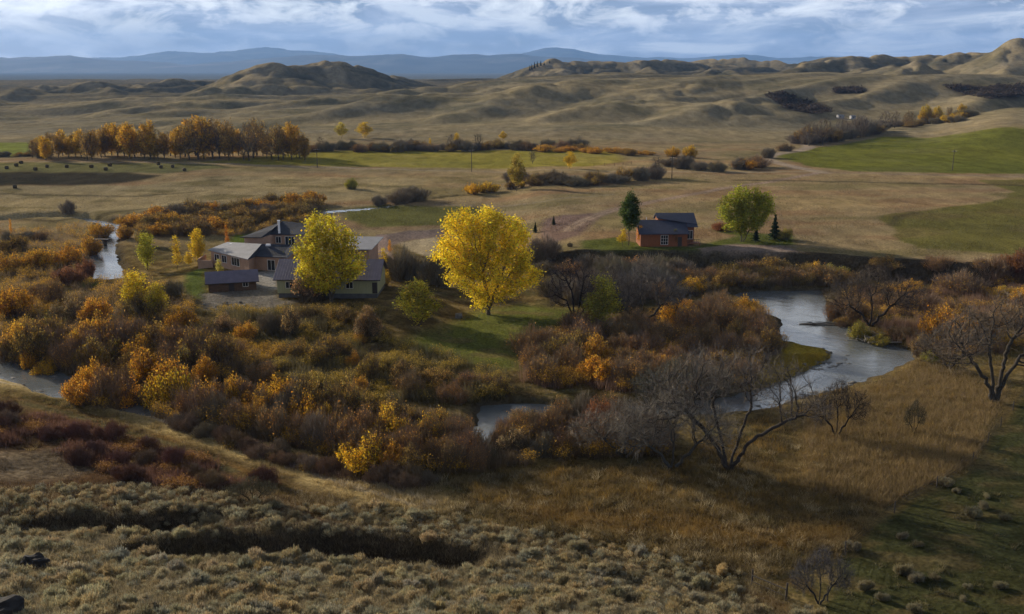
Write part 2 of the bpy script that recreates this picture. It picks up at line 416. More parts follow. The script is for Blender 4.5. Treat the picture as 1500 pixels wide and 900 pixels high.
# floodplain
fp = (1-np.clip(up, 0, 1))*(Y < 330)*(SFf < 0)
n4_ = fbm(X/11, Y/9, 4, 109)
blend(fp*1.0, (0.125, 0.092, 0.038))
blend(fp*sst(0, 0.3, n4_)*0.8, (0.085, 0.075, 0.032))
n6_ = fbm(X/3.2, Y/2.6, 3, 113)
blend(fp*sst(0.05, 0.3, n6_)*0.7, (0.20, 0.15, 0.07)); blend(fp*sst(-0.05, -0.3, n6_)*0.7, (0.075, 0.052, 0.025))
# bank below the terrace: its shade painted in as a darker earth colour
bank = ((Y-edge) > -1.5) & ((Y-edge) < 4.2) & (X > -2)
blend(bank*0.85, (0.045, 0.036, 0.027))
# near hillside
sl_ = (SFf >= 0).astype(float)
w_ = np.interp(X, [-90, -45, -10, 6], [36, 33, 10, 2])
n5_ = fbm(X/6, Y/5, 4, 111)
blend(sl_, (0.120, 0.085, 0.040))
blend(sl_*sst(0.0, 0.35, n5_)*0.7, (0.16, 0.095, 0.035))
dry = sl_*sst(-1, 4, SFf-w_)
blend(dry, (0.155, 0.130, 0.082)); blend(dry*sst(0, 0.35, n5_)*0.7, (0.105, 0.085, 0.052))
redh = sl_*sst(6, 9, SFf)*(1-sst(-1, 3, SFf-w_))*sst(-8, -18, X)
blend(redh*0.8, (0.085, 0.052, 0.032))
# gully walls: their deep shade put into a dark earth colour
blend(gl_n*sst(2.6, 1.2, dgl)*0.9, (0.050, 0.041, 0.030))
# gravel of the river bed and wet banks
wet = sst(3.2, 0.6, RDf)*(Y < 330)
blend(wet*0.85, (0.060, 0.050, 0.035))

def area(name, pts, colr, feather=1.0, wob=0.0, amt=1.0, region=True, vary=None):
    global C
    P = hp(pts); pad = 3*feather + 2*wob + 2
    xs = [p[0] for p in P]; ys = [p[1] for p in P]
    I = np.nonzero((X > min(xs)-pad) & (X < max(xs)+pad) & (Y > min(ys)-pad) & (Y < max(ys)+pad))[0]
    x, y = X[I], Y[I]
    if wob: wx = x+wob*fbm(x/(wob*5+2), y/(wob*5+2), 3, 121); wy = y+wob*fbm(x/(wob*5+2)+9, y/(wob*5+2), 3, 122)
    else: wx, wy = x, y
    d = sdf(wx, wy, P, pad+1)
    m = (1-sst(-feather, feather, d))[:, None]
    C[I] = C[I]*(1-m*amt) + np.array(colr)[None]*m*amt
    if vary:
        sc, c2, a2 = vary; m2 = m*a2*sst(0.0, 0.3, fbm(x/sc, y/(sc*0.5), 4, 131))[:, None]
        C[I] = C[I]*(1-m2) + np.array(c2)[None]*m2
    if region:
        if name not in names: names.append(name)
        REG[I[d < 0]] = names.index(name)
def strip(name, pts, width, colr, feather=0.5, amt=1.0, region=True, ruts=None, wob=0.4):
    P = hp(pts); pad = width+4
    xs = [p[0] for p in P]; ys = [p[1] for p in P]
    I = np.nonzero((X > min(xs)-pad) & (X < max(xs)+pad) & (Y > min(ys)-pad) & (Y < max(ys)+pad))[0]
    x, y = X[I], Y[I]
    d, _ = seg_dist(x+wob*pn(x/7, y/7, 141), y, P)
    k = ((1-sst(width/2-feather, width/2+feather, d))*amt)[:, None]
    C[I] = C[I]*(1-k) + np.array(colr)[None]*k
    if ruts is not None:
        k2 = k*((1-sst(0.2, 0.45, np.abs(d-0.8)))*0.8)[:, None]
        C[I] = C[I]*(1-k2) + np.array(ruts)[None]*k2
    if region:
        if name not in names: names.append(name)
        REG[I[d < width/2]] = names.index(name)

GRN = (0.120, 0.125, 0.026)
area('green_field', [(1138, 229), (1180, 218), (1232, 212), (1292, 200), (1700, 196), (1700, 256), (1500, 255), (1400, 254), (1250, 251), (1190, 245)], GRN, 1.5, 1.5, vary=(60, (0.13, 0.13, 0.04), 0.7))
area('stubble_field', [(1306, 330), (1312, 352), (1345, 364), (1500, 374), (1700, 380), (1700, 262), (1430, 264), (1482, 280), (1474, 291), (1400, 302), (1312, 313), (1285, 318)], (0.120, 0.110, 0.036), 1.2, 2.0, vary=(30, (0.150, 0.120, 0.050), 0.7))
area('hay_field', [(290, 238), (420, 226), (520, 220), (900, 220), (915, 236), (860, 244), (700, 247), (500, 244), (400, 242)], (0.21, 0.185, 0.040), 3, 3, vary=(60, (0.26, 0.215, 0.07), 0.6))
area('hay_field', [(-60, 209), (52, 209), (56, 229), (-60, 229)], (0.17, 0.19, 0.05), 3)
area('grazed_field', [(-300, 237), (300, 240), (345, 246), (240, 254), (-300, 252)], (0.125, 0.120, 0.055), 3, 3)
area('dark_field', [(-300, 252), (180, 253), (242, 258), (215, 264), (150, 271), (-300, 273)], (0.045, 0.040, 0.028), 3, 3)  # dark strip of field on the left
area('dry_meadow', [(-300, 275), (200, 272), (330, 258), (640, 262), (600, 290), (300, 305), (100, 320), (-300, 320)], (0.25, 0.205, 0.12), 3, 4, vary=(25, (0.13, 0.11, 0.055), 0.8))
area('green_pasture', [(500, 308), (560, 300), (700, 304), (740, 318), (700, 330), (540, 333), (505, 322)], (0.125, 0.120, 0.040), 2, 1.5)
# lawns
area('lawn', [(850, 352), (905, 348), (935, 356), (1010, 362), (1080, 345), (1040, 338), (1160, 345), (1165, 358), (1100, 368), (1010, 370), (900, 370), (850, 364)], (0.090, 0.102, 0.028), 1.2, 1.0)
area('lawn', [(590, 500), (640, 485), (700, 455), (760, 448), (830, 452), (850, 468), (780, 480), (740, 500), (770, 540), (700, 545), (640, 525), (600, 515)], (0.105, 0.115, 0.030), 2.5, 2.5, vary=(9, (0.130, 0.105, 0.045), 0.75))
area('lawn', [(275, 400), (300, 390), (300, 440), (270, 425)], (0.09, 0.112, 0.03), 1.0, 0.8)
area('lawn', [(340, 345), (440, 330), (470, 345), (400, 372), (330, 372)], (0.08, 0.11, 0.02), 1.5, 1)
area('lawn', [(60, 455), (90, 448), (100, 470), (70, 475)], (0.09, 0.14, 0.02), 1.0, .8); area('lawn', [(110, 405), (150, 400), (155, 418), (115, 422)], (0.08, 0.11, 0.02), 1.0, .8)
area('gravel_yard', [(298, 432), (375, 415), (400, 408), (410, 440), (440, 442), (400, 452), (330, 460), (290, 455)], (0.17, 0.155, 0.135), 1.0, 1.5)
area('gravel_yard', [(370, 400), (405, 396), (405, 425), (372, 420)], (0.26, 0.25, 0.235), 0.6, .3)
area('gravel_drive', [(552, 345), (600, 338), (660, 335), (665, 345), (600, 352), (575, 360), (568, 390), (550, 395)], (0.155, 0.120, 0.105), 1.0, 1)
area('gravel_drive', [(795, 322), (870, 312), (880, 318), (850, 345), (800, 362), (790, 345)], (0.150, 0.105, 0.090), 1.5, 1)
area('sand_patch', [(585, 355), (640, 348), (655, 365), (640, 380), (600, 368)], (0.30, 0.25, 0.17), 1.0, 1)
area('sand_patch', [(1020, 364), (1075, 358), (1150, 360), (1172, 370), (1100, 373), (1030, 371)], (0.22, 0.17, 0.14), 0.8, .6)
# lower right mown field, shade put into its dark colour, beside golden tall grass
area('mown_field', [(1505, 570), (1425, 680), (1370, 715), (1310, 752), (1235, 812), (1205, 900), (1190, 1000), (1700, 1100), (2000, 700), (1700, 560)], (0.050, 0.052, 0.022), 0.6, 0.8, vary=(7, (0.090, 0.072, 0.034), 0.8))
area('tall_grass', [(1180, 590), (1290, 560), (1345, 530), (1400, 560), (1490, 570), (1425, 678), (1360, 715), (1290, 740), (1200, 715), (1150, 690), (1180, 640)], (0.200, 0.145, 0.062), 1.5, 1.5, region=False)
area('tall_grass', [(760, 755), (900, 780), (1080, 800), (1220, 800), (1260, 770), (1100, 770), (900, 745), (760, 735)], (0.205, 0.125, 0.035), 1.5, 1.5, region=False)
area('tall_grass', [(680, 720), (800, 690), (960, 690), (1100, 700), (1200, 720), (1220, 760), (1000, 750), (800, 740), (690, 740)], (0.150, 0.105, 0.040), 1.5, 2.5, region=False, vary=(4, (0.19, 0.14, 0.06), .8))
area('point_bar', [(1100, 560), (1140, 520), (1170, 503), (1215, 513), (1222, 522), (1190, 541), (1120, 570)], (0.26, 0.195, 0.03), 0.8, .6, region=False)
area('bare_patch', [(-20, 662), (100, 660), (130, 690), (90, 705), (-20, 705)], (0.150, 0.120, 0.085), 2.0, 1.8, region=False, vary=(1.2, (0.08, 0.06, 0.04), .9))
# tracks
ROAD = (0.29, 0.235, 0.185)
strip('dirt_track', [(830, 338), (868, 318), (905, 306), (980, 291), (1060, 276), (1120, 268), (1180, 257), (1205, 252)], 3.4, (0.22, 0.165, 0.13), 1.0, ruts=(0.29, 0.22, 0.17))
strip('dirt_track', [(1205, 253), (1165, 245), (1135, 238), (1122, 233), (1130, 227), (1172, 221), (1186, 216), (1180, 209), (1160, 206)], 6.0, ROAD, 1.6)
strip('dirt_track', [(1205, 252), (1300, 255), (1500, 259), (1700, 262)], 3.5, (0.24, 0.18, 0.13), 1.5)
strip('dirt_track', [(-100, 236), (200, 238), (330, 240), (500, 246), (700, 251), (1000, 252), (1205, 252)], 3.2, (0.26, 0.215, 0.15), 1.2)
strip('dirt_track', [(640, 300), (800, 295), (900, 285)], 2.0, (0.24, 0.20, 0.15), 1.2, region=False, amt=.6)
strip('dirt_track', [(560, 345), (556, 365), (575, 385), (600, 395)], 2.6, (0.24, 0.18, 0.16), .6)
strip('hillside_track', [(-60, 553), (60, 575), (150, 592), (300, 632), (420, 672), (500, 702), (620, 738)], 6.5, (0.40, 0.31, 0.15), 1.4, ruts=(0.42, 0.37, 0.29))
strip('hillside_track', [(30, 590), (140, 618), (260, 655), (340, 690)], 1.4, (0.12, 0.10, 0.05), 0.5, region=False)
# dark ditch lines and mowing edges across the meadows
for pts, wd in (([(-50, 318), (80, 324), (160, 312), (240, 303), (320, 296)], 3), ([(0, 284), (200, 288), (300, 280)], 2.5), ([(1305, 330), (1315, 318), (1345, 312)], 2.0), ([(1080, 264), (1300, 268), (1500, 272)], 4), ([(850, 378), (1000, 377), (1170, 379)], 2)):
    strip('x', pts, wd, (0.065, 0.055, 0.035), 1.5, amt=.75, region=False)
# brush-filled coulees on the bench face
for pts in ([(1118, 138), (1150, 136), (1190, 150), (1222, 164), (1190, 168), (1150, 160)], [(1378, 124), (1440, 128), (1500, 122), (1520, 140), (1450, 145), (1400, 136)], [(1222, 131), (1260, 129), (1265, 136), (1225, 137)]):
    area('x', pts, (0.030, 0.024, 0.022), 6, 10, region=False, amt=.9)

# lower right field: wavy bands of lighter and darker tone
mf = REG == names.index('mown_field')
C[mf] *= (1+0.10*np.sin((Y[mf]+0.25*X[mf])*2.1+1.5*pn(X[mf]/9, Y[mf]/9, 151)))[:, None]

nR, nC = GX.shape
idx = np.arange(nR*nC).reshape(nR, nC)
Q = np.stack([idx[:-1, :-1], idx[:-1, 1:], idx[1:, 1:], idx[1:, :-1]], -1).reshape(-1, 4)
fr = REG[Q[:, 0]].copy()
names.append('hills'); fr[(fr == 0) & (Y[Q[:, 0]] > 520)] = names.index('hills')
VV = np.stack([X, Y, Z], -1)
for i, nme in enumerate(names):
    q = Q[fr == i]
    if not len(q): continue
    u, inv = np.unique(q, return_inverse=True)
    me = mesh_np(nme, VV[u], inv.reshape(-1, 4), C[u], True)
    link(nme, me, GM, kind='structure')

# ------------------------------------------------------------------ water
WM, t, b = newmat('river_water')
b.inputs['Base Color'].default_value = (0.12, 0.133, 0.14, 1); b.inputs['Roughness'].default_value = 0.16; b.inputs['IOR'].default_value = 1.55
b.inputs['Specular IOR Level'].default_value = 0.8
geo = t.nodes.new('ShaderNodeNewGeometry').outputs['Position']
w1 = noise_n(t, mapping_n(t, geo, (1.0, 0.55, 1)), 1.6, 5, 0.6, 1.2); w2 = noise_n(t, geo, 0.22, 3, 0.5, 1.0)
hgt = math_n(t, 'ADD', math_n(t, 'MULTIPLY', w1, ramp_n(t, w2, [(0.35, 0.35), (0.62, 1.0)])), math_n(t, 'MULTIPLY', w2, 0.5))
bp = t.nodes.new('ShaderNodeBump'); bp.inputs['Strength'].default_value = 0.55; bp.inputs['Distance'].default_value = 0.10
t.links.new(hgt, bp.inputs['Height']); t.links.new(bp.outputs[0], b.inputs['Normal'])
def water(name, sel, z):
    m = sel.reshape(nR, nC); f = m[:-1, :-1] | m[:-1, 1:] | m[1:, 1:] | m[1:, :-1]
    q = Q[f.ravel()]; u, inv = np.unique(q, return_inverse=True)
    V = VV[u].copy(); V[:, 2] = z
    link(name, mesh_np(name, V, inv.reshape(-1, 4), smooth=True), WM, kind='structure')
inr = (RDf < 2.6) & (Y > 70) & (Y < 330)
du, _ = seg_dist(X, Y, RIV_F)
water('river', inr & (du > 8), RIVER_Z)
water('river_channel', inr & (du <= 8), 0.9)

# ------------------------------------------------------------------ far mountains
MM, t, b = newmat('mountain_forest')
geo = t.nodes.new('ShaderNodeNewGeometry').outputs['Position']
c = ramp_n(t, noise_n(t, geo, 0.0011, 7, 0.6, 0.4), [(0.35, (0.022, 0.030, 0.036)), (0.55, (0.04, 0.05, 0.052)), (0.72, (0.12, 0.12, 0.11))])
t.links.new(c, b.inputs['Base Color']); b.inputs['Roughness'].default_value = 1
def mountains(name, D, prof, depth, seed, rough):
    px = np.linspace(-900, 2400, 900); v = np.linspace(-1, 1, 60)
    top = np.interp(px, [p[0] for p in prof], [p[1] for p in prof])
    PX, V_ = np.meshgrid(px, v)
    a = (PX-750)/FPX; DD = D+V_*depth
    x = a/cP*DD; y = DD
    dzr = ray(px, top)[2]; ztop = CAMZ + dzr*D*np.sqrt(1+(a[0]/cP)**2)*1.0
    bell = (1-np.abs(V_)**1.3)
    n = fbm(x/1100, y/1300, 6, seed, 0.6); rg = np.abs(fbm(x/2100, y/2100, 5, seed+5))
    z = -40 + (ztop[None]+40)*bell*(0.92+rough*(rg-0.25)) + (ztop[None]+60)*0.20*n*bell
    V3 = np.stack([x, y, z], -1).reshape(-1, 3); i = np.arange(x.size).reshape(x.shape)
    F = np.stack([i[:-1, :-1], i[:-1, 1:], i[1:, 1:], i[1:, :-1]], -1).reshape(-1, 4)
    link(name, mesh_np(name, V3, F, smooth=True), MM, kind='structure')
mountains('far_mountains', 21000, [(-900, 60), (-300, 70), (0, 82), (100, 84), (250, 79), (345, 70), (430, 68), (490, 76), (560, 84), (640, 90), (700, 84), (760, 76), (800, 66), (835, 68), (870, 78), (950, 82), (1000, 84), (1070, 77), (1110, 82), (1160, 79), (1240, 81), (1400, 84), (2400, 80)], 3000, 201, 0.18)
mountains('blue_mountains', 15000, [(-900, 80), (0, 83), (90, 82), (140, 79), (180, 86), (300, 92), (420, 82), (480, 80), (560, 78), (600, 77), (640, 83), (690, 79), (760, 77), (830, 82), (900, 88), (1000, 92), (1300, 96), (2400, 95)], 2200, 211, 0.22)
# ------------------------------------------------------------------ plant materials (hue comes from each object's own colour)
def plant_mat(name, trans, rough=0.8, bark=False):
    m, t, b = newmat(name)
    oi = t.nodes.new('ShaderNodeObjectInfo'); at = t.nodes.new('ShaderNodeAttribute'); at.attribute_name = 'Col'
    c = mix_n(t, 1.0, oi.outputs['Color'], at.outputs['Color'], 'MULTIPLY')
    if bark:
        geo = t.nodes.new('ShaderNodeTexCoord').outputs['Object']
        k = ramp_n(t, noise_n(t, mapping_n(t, geo, (6, 6, 1.5)), 2.0, 4, 0.6), [(0.35, 0.65), (0.65, 1.3)])
        c = mix_n(t, 1.0, c, k, 'MULTIPLY')
    t.links.new(c, b.inputs['Base Color']); b.inputs['Roughness'].default_value = rough
    if trans:
        tr = t.nodes.new('ShaderNodeBsdfTranslucent'); t.links.new(c, tr.inputs[0])
        mx = t.nodes.new('ShaderNodeMixShader'); mx.inputs[0].default_value = trans
        t.links.new(b.outputs[0], mx.inputs[1]); t.links.new(tr.outputs[0], mx.inputs[2])
        t.links.new(mx.outputs[0], t.nodes['Material Output'].inputs[0])
    return m
LEAF = plant_mat('autumn_leaves', 0.45); TWIG = plant_mat('twigs', 0.0); BARK = plant_mat('bark', 0.0, 0.95, True)
SAGE = plant_mat('sage_leaves', 0.4); GRASSM = plant_mat('dry_grass', 0.35)

# ------------------------------------------------------------------ geometry pieces
def unit(v): return v/(np.linalg.norm(v, axis=-1, keepdims=True)+1e-9)
def leaf_quads(rng, P, size, up=0.2):
    """random facing leaf quads at P, returns verts (n*4,3)"""
    n = len(P); a = unit(rng.normal(size=(n, 3))); a[:, 2] *= 0.8
    b = unit(np.cross(a, rng.normal(size=(n, 3))))
    s = (size*rng.uniform(0.6, 1.3, n))[:, None]
    a = a*s; b = b*s*0.62
    return np.stack([P-a*0.5, P+b*0.5+a*0.05, P+a*0.5, P-b*0.5+a*0.05], 1).reshape(-1, 3)
def ribbons(rng, A, B, w0, w1=0.2):
    """tapering ribbons from A to B: 4 verts each"""
    d = unit(B-A); s = unit(np.cross(d, rng.normal(size=A.shape)))
    w0 = np.broadcast_to(w0, (len(A),))[:, None]
    return np.stack([A-s*w0/2, A+s*w0/2, B+s*w0*w1/2, B-s*w0*w1/2], 1).reshape(-1, 3)
def quadF(n): return np.arange(n*4).reshape(-1, 4)
def rep4(c): return np.repeat(c, 4, 0)
def shade(rng, n, lo, hi, warm=0.0, base=None):
    v = rng.uniform(lo, hi, n) if base is None else base*rng.uniform(lo, hi, n)
    w = rng.normal(0, warm, n)
    return np.stack([v*(1+w*0.4), v*(1-w*0.4), v*(1-w)], 1)

# ------------------------------------------------------------------ willow bush shapes: radius 1, height 1
BUSH = {}
def bush_mesh(kind, k):
    key = (kind, k)
    if key in BUSH: return BUSH[key]
    rng = np.random.default_rng(100+k*7+{'dense': 1, 'top': 2, 'bare': 3, 'sparse': 4}[kind])
    nl = rng.integers(9, 14)
    lc = rng.uniform(-0.72, 0.72, (nl, 2)); lc *= np.minimum(1, 0.70/np.maximum(np.hypot(lc[:, 0], lc[:, 1]), 0.01))[:, None]; lc[0] = 0
    lh = rng.uniform(0.70, 1.0, nl)*(1-0.35*np.hypot(lc[:, 0], lc[:, 1])**2); lr = rng.uniform(0.28, 0.46, nl); lh[0] = 1.0
    ns = {'dense': 420, 'top': 640, 'bare': 900, 'sparse': 720}[kind]
    li = rng.integers(0, nl, ns)
    base = np.concatenate([lc[li]*0.6+rng.normal(0, 0.13, (ns, 2)), np.full((ns, 1), -0.03)], 1)
    ang = rng.uniform(0, 2*math.pi, ns); q = np.sqrt(rng.uniform(0, 1, ns))
    out = np.stack([np.cos(ang), np.sin(ang)], 1)*(q*lr[li])[:, None]
    top_h = lh[li]*np.sqrt(np.clip(1-0.72*q*q, 0.05, 1))*rng.uniform(0.86, 1.06, ns)
    tip = np.concatenate([lc[li]+out, top_h[:, None]], 1)
    mid = base*0.45+tip*0.55; mid[:, 2] = top_h*0.5; mid[:, :2] += rng.normal(0, 0.05, (ns, 2))
    w = 0.016
    V = [ribbons(rng, base, mid, w, 0.7), ribbons(rng, mid, tip, w*0.7, 0.3)]
    cc = [shade(rng, ns, 0.6, 1.25, 0.10)]*2
    # side twigs
    m = 3 if kind != 'bare' else 5
    t = rng.uniform(0.25, 1.0, ns*m); ii = np.repeat(np.arange(ns), m)
    A = mid[ii]*(1-t)[:, None]+tip[ii]*t[:, None]
    D = unit(tip[ii]-mid[ii]+rng.normal(0, 0.10, (ns*m, 3)))*rng.uniform(0.08, 0.2, ns*m)[:, None]; D[:, 2] = np.abs(D[:, 2])*0.9+0.02
    V.append(ribbons(rng, A, A+D, 0.010, 0.3)); cc.append(shade(rng, ns*m, 0.7, 1.4, 0.12))
    SV = np.concatenate(V); SC_ = rep4(np.concatenate(cc))
    stems = mesh_np('bush_stems', SV, quadF(len(SV)//4), SC_)
    nlv = {'dense': 5200, 'top': 2200, 'bare': 0, 'sparse': 800}[kind]
    leaves = None
    if nlv:
        lsel = rng.uniform(0, 1, nl) < {'dense': 1.0, 'top': 0.75, 'sparse': 0.6}[kind]; lsel[0] = True
        ok = np.nonzero(lsel[li])[0]
        ii = rng.choice(ok, nlv)
        lo = {'dense': 0.34, 'top': 0.62, 'sparse': 0.45}[kind]
        t = np.sqrt(rng.uniform(lo*lo, 1.0, nlv))
        P = np.where((t < 0.5)[:, None], base[ii]+(mid[ii]-base[ii])*(t*2)[:, None], mid[ii]+(tip[ii]-mid[ii])*(t*2-1)[:, None])
        P = P+rng.normal(0, 0.035, P.shape); P[:, 2] = np.maximum(P[:, 2], 0.03)
        tone = 0.8+0.5*rng.uniform(0, 1, nl)[li[ii]]
        LV = leaf_quads(rng, P, 0.062 if kind == 'dense' else 0.055)
        leaves = mesh_np('bush_leaves', LV, quadF(nlv), rep4(shade(rng, nlv, 0.65, 1.25, 0.16, tone)))
        leaves.materials.append(LEAF)
    stems.materials.append(TWIG)
    BUSH[key] = (stems, leaves); return BUSH[key]

# ------------------------------------------------------------------ trees by space colonisation
def sample_env(rng, env, n):
    vol = np.array([e[3]*e[4]*e[5] for e in env]); p = vol/vol.sum(); out = []
    k = rng.choice(len(env), n, p=p); u = unit(rng.normal(size=(n, 3)))*(rng.uniform(0.05, 1, n)**(1/2.2))[:, None]
    E = np.array(env); return E[k, :3]+u*E[k, 3:6]
def grow(rng, env, n_attr, step, infl, kill, trunks, wig=0.12, maxit=160):
    A = sample_env(rng, env, n_attr)
    pos = []; par = []
    for tr in trunks:                                   # each trunk a polyline of waypoints
        pr = -1 if not pos else 0
        if not pos: pos.append(np.array(tr[0], float)); par.append(-1)
        last = 0; cur = np.array(tr[0], float)
        for wp in tr[1:]:
            wp = np.array(wp, float); L = np.linalg.norm(wp-cur); k = max(1, int(L/step))
            for i in range(1, k+1):
                q = cur+(wp-cur)*i/k + (rng.normal(0, wig*step, 3) if i < k else 0)
                pos.append(q); par.append(last); last = len(pos)-1
            cur = wp
    P = np.array(pos); par = list(par)
    alive = np.ones(len(A), bool)
    near = np.full(len(A), 1e9); who = np.zeros(len(A), int)
    def upd(i0):
        d = np.linalg.norm(A[:, None]-P[None, i0:], axis=2); j = d.argmin(1); dm = d[np.arange(len(A)), j]
        m = dm < near; near[m] = dm[m]; who[m] = j[m]+i0
    upd(0)
    for it in range(maxit):
        alive &= near > kill
        a = alive & (near < infl)
        if not a.any():
            if not alive.any(): break
            a = alive & (near < near[alive].min()*1.3)
        D = unit(A[a]-P[who[a]]); acc = np.zeros_like(P); cnt = np.zeros(len(P))
        np.add.at(acc, who[a], D); np.add.at(cnt, who[a], 1)
        g = np.nonzero(cnt)[0]
        nd = unit(acc[g]/cnt[g][:, None] + rng.normal(0, wig, (len(g), 3)) + np.array([0, 0, 0.06]))
        i0 = len(P); P = np.concatenate([P, P[g]+nd*step]); par += g.tolist(); upd(i0)
        if len(P) > 5200: break
    return P, np.array(par)
def tree_meshes(seed, env, trunks, n_attr=420, step=0.55, leaf=None, twig=0, tip_r=0.02, expo=2.35, bscale=1.0, leaf_size=0.26, leaf_sig=0.42, twig_len=0.8, droop=0.0, base_flare=1.25, infl=2.6, kill=0.9, wig=0.12, twigw=0.03, leaf_t=None, tone_scale=3.0):
    rng = np.random.default_rng(seed)
    P, par = grow(rng, env, n_attr, step, infl*1.0, kill, trunks, wig)
    n = len(P); ch = np.zeros(n, int); np.add.at(ch, par[par >= 0], 1)
    acc = np.zeros(n)
    order = np.argsort(-np.arange(n))
    for i in order:
        if acc[i] == 0: acc[i] = tip_r**expo
        if par[i] >= 0: acc[par[i]] += acc[i]
    r = acc**(1/expo)*bscale
    # tubes: one per edge
    ed = np.nonzero(par >= 0)[0]; A = P[par[ed]]; B = P[ed]
    ra = np.minimum(r[par[ed]], r[ed]*1.25); rb = r[ed]
    flare = (A[:, 2] < 0.9) & (par[ed] >= 0); ra = np.where(flare & (ra > 0.08), ra*base_flare, ra)
    big = ra > 0.05
    def tubes(A, B, ra, rb, k):
        d = unit(B-A); ref = np.where(np.abs(d[:, 2:3]) > 0.9, np.array([[1., 0, 0]]), np.array([[0, 0, 1.]]))
        u = unit(np.cross(d, ref)); v = np.cross(d, u); an = np.arange(k)*2*math.pi/k
        ring = np.cos(an)[None, :, None]*u[:, None]+np.sin(an)[None, :, None]*v[:, None]
        Bx = B + d*(rb*0.35)[:, None]
        va = A[:, None]+ring*ra[:, None, None]; vb = Bx[:, None]+ring*rb[:, None, None]
        V = np.concatenate([va, vb], 1).reshape(-1, 3); m = len(A)
        b0 = (np.arange(m)*2*k)[:, None]; i = np.arange(k)[None]; j = (np.arange(k)+1)[None] % k
        F = np.stack([b0+i, b0+j, b0+k+j, b0+k+i], -1).reshape(-1, 4)
        return V, F
    V1, F1 = tubes(A[big], B[big], ra[big], rb[big], 7); V2, F2 = tubes(A[~big], B[~big], ra[~big], rb[~big], 3)
    TV = np.concatenate([V1, V2]); TF = np.concatenate([F1, F2+len(V1)])
    trunk = mesh_np('tree_wood', TV, TF, np.ones((len(TV), 3)), True); trunk.materials.append(BARK)
    fine = np.nonzero((r < tip_r*bscale*3.2) & (P[:, 2] > 0.8))[0]
    cen = P.mean(0)
    tw = None
    if twig:
        ii = np.repeat(fine, twig); m = len(ii)
        dp = unit(P[ii]-P[np.maximum(par[ii], 0)]+1e-6)
        D = unit(dp*0.9+rng.normal(0, 0.55, (m, 3))+np.array([0, 0, 0.25-droop]))
        L = twig_len*rng.uniform(0.4, 1.2, m)[:, None]
        A1 = P[ii]+rng.normal(0, 0.05, (m, 3)); B1 = A1+D*L
        D2 = unit(D+rng.normal(0, 0.5, (m, 3))); B2 = B1+D2*L*0.6
        A3 = A1+D*L*0.5; B3 = A3+unit(D+rng.normal(0, 0.6, (m, 3)))*L*0.55
        TVv = np.concatenate([ribbons(rng, A1, B1, twigw, 0.5), ribbons(rng, B1, B2, twigw*0.55, 0.4), ribbons(rng, A3, B3, twigw*0.6, 0.4)])
        tw = mesh_np('twigs', TVv, quadF(len(TVv)//4), rep4(shade(rng, 3*m, 0.7, 1.3, 0.08))); tw.materials.append(TWIG)
    lv = None
    if leaf:
        sel = fine if leaf_t is None else fine[leaf_t(P[fine])]
        ii = np.repeat(sel, leaf); m = len(ii)
        Q = P[ii]+rng.normal(0, leaf_sig, (m, 3))*np.array([1, 1, 0.8])
        Q[:, 2] = np.maximum(Q[:, 2], 0.3)
        tone = 1+0.5*pn(P[ii, 0]/tone_scale+seed, P[ii, 2]/tone_scale+P[ii, 1]/tone_scale, 5)
        LV = leaf_quads(rng, Q, leaf_size)
        lv = mesh_np('leaves', LV, quadF(m), rep4(shade(rng, m, 0.5, 1.3, 0.14, tone))); lv.materials.append(LEAF)
    return trunk, tw, lv

# ------------------------------------------------------------------ placing things
ORD = ['', 'first', 'second', 'third', 'fourth', 'fifth', 'sixth', 'seventh', 'eighth', 'ninth', 'tenth', 'eleventh', 'twelfth', 'thirteenth', 'fourteenth', 'fifteenth', 'sixteenth', 'seventeenth', 'eighteenth', 'nineteenth', 'twentieth', 'twenty-first', 'twenty-second', 'twenty-third', 'twenty-fourth', 'twenty-fifth', 'twenty-sixth', 'twenty-seventh', 'twenty-eighth', 'twenty-ninth', 'thirtieth']
ROSTER = {}
def enroll(o, what, where, px, single=None):
    ROSTER.setdefault((what, where), []).append((px, o, single))
def write_labels():
    for (what, where), L in ROSTER.items():
        L.sort(key=lambda q: q[0])
        for i, (px, o, _) in enumerate(L):
            n = len(L)
            if n == 1: o['label'] = f'{what}, the only one {where}'
            elif i == n-1: o['label'] = f'rightmost {what} {where}'
            elif i == 0: o['label'] = f'leftmost {what} {where}'
            elif i < len(ORD)-1: o['label'] = f'{ORD[i+1]} {what} from the left {where}'
            else: o['label'] = f'{ORD[min(n-i, len(ORD)-1)]} {what} from the right {where}'
def metric(px, py):
    x, y, z = hit1(px, py); d = math.sqrt(x*x+y*y+(z-CAMZ)**2)
    depth = y*cP-(z-CAMZ)*sP
    return x, y, z, depth/FPX, math.atan2(CAMZ-z, math.hypot(x, y))
def root_at(name, x, y, z, rz=0.0, sc=(1, 1, 1), cat=None, group=None):
    o = bpy.data.objects.new(name, None); COL.objects.link(o); o.location = (x, y, z); o.rotation_euler = (0, 0, rz); o.scale = sc
    o.empty_display_size = 0.3
    if cat: o['category'] = cat
    if group: o['group'] = group
    return o
def jit(rs, c, a=0.12):
    k = 1+rs.uniform(-a, a); return (c[0]*k*(1+rs.uniform(-a, a)*0.5), c[1]*k, c[2]*k*(1+rs.uniform(-a, a)), 1)
rs = random.Random(5)
LC = dict(o=(0.62, 0.33, 0.035), y=(0.74, 0.46, 0.035), d=(0.40, 0.265, 0.060), r=(0.30, 0.13, 0.055), l=(0.36, 0.31, 0.045), m=(0.50, 0.27, 0.07), g=(0.2, 0.17, 0.1), t=(0.45, 0.30, 0.13))
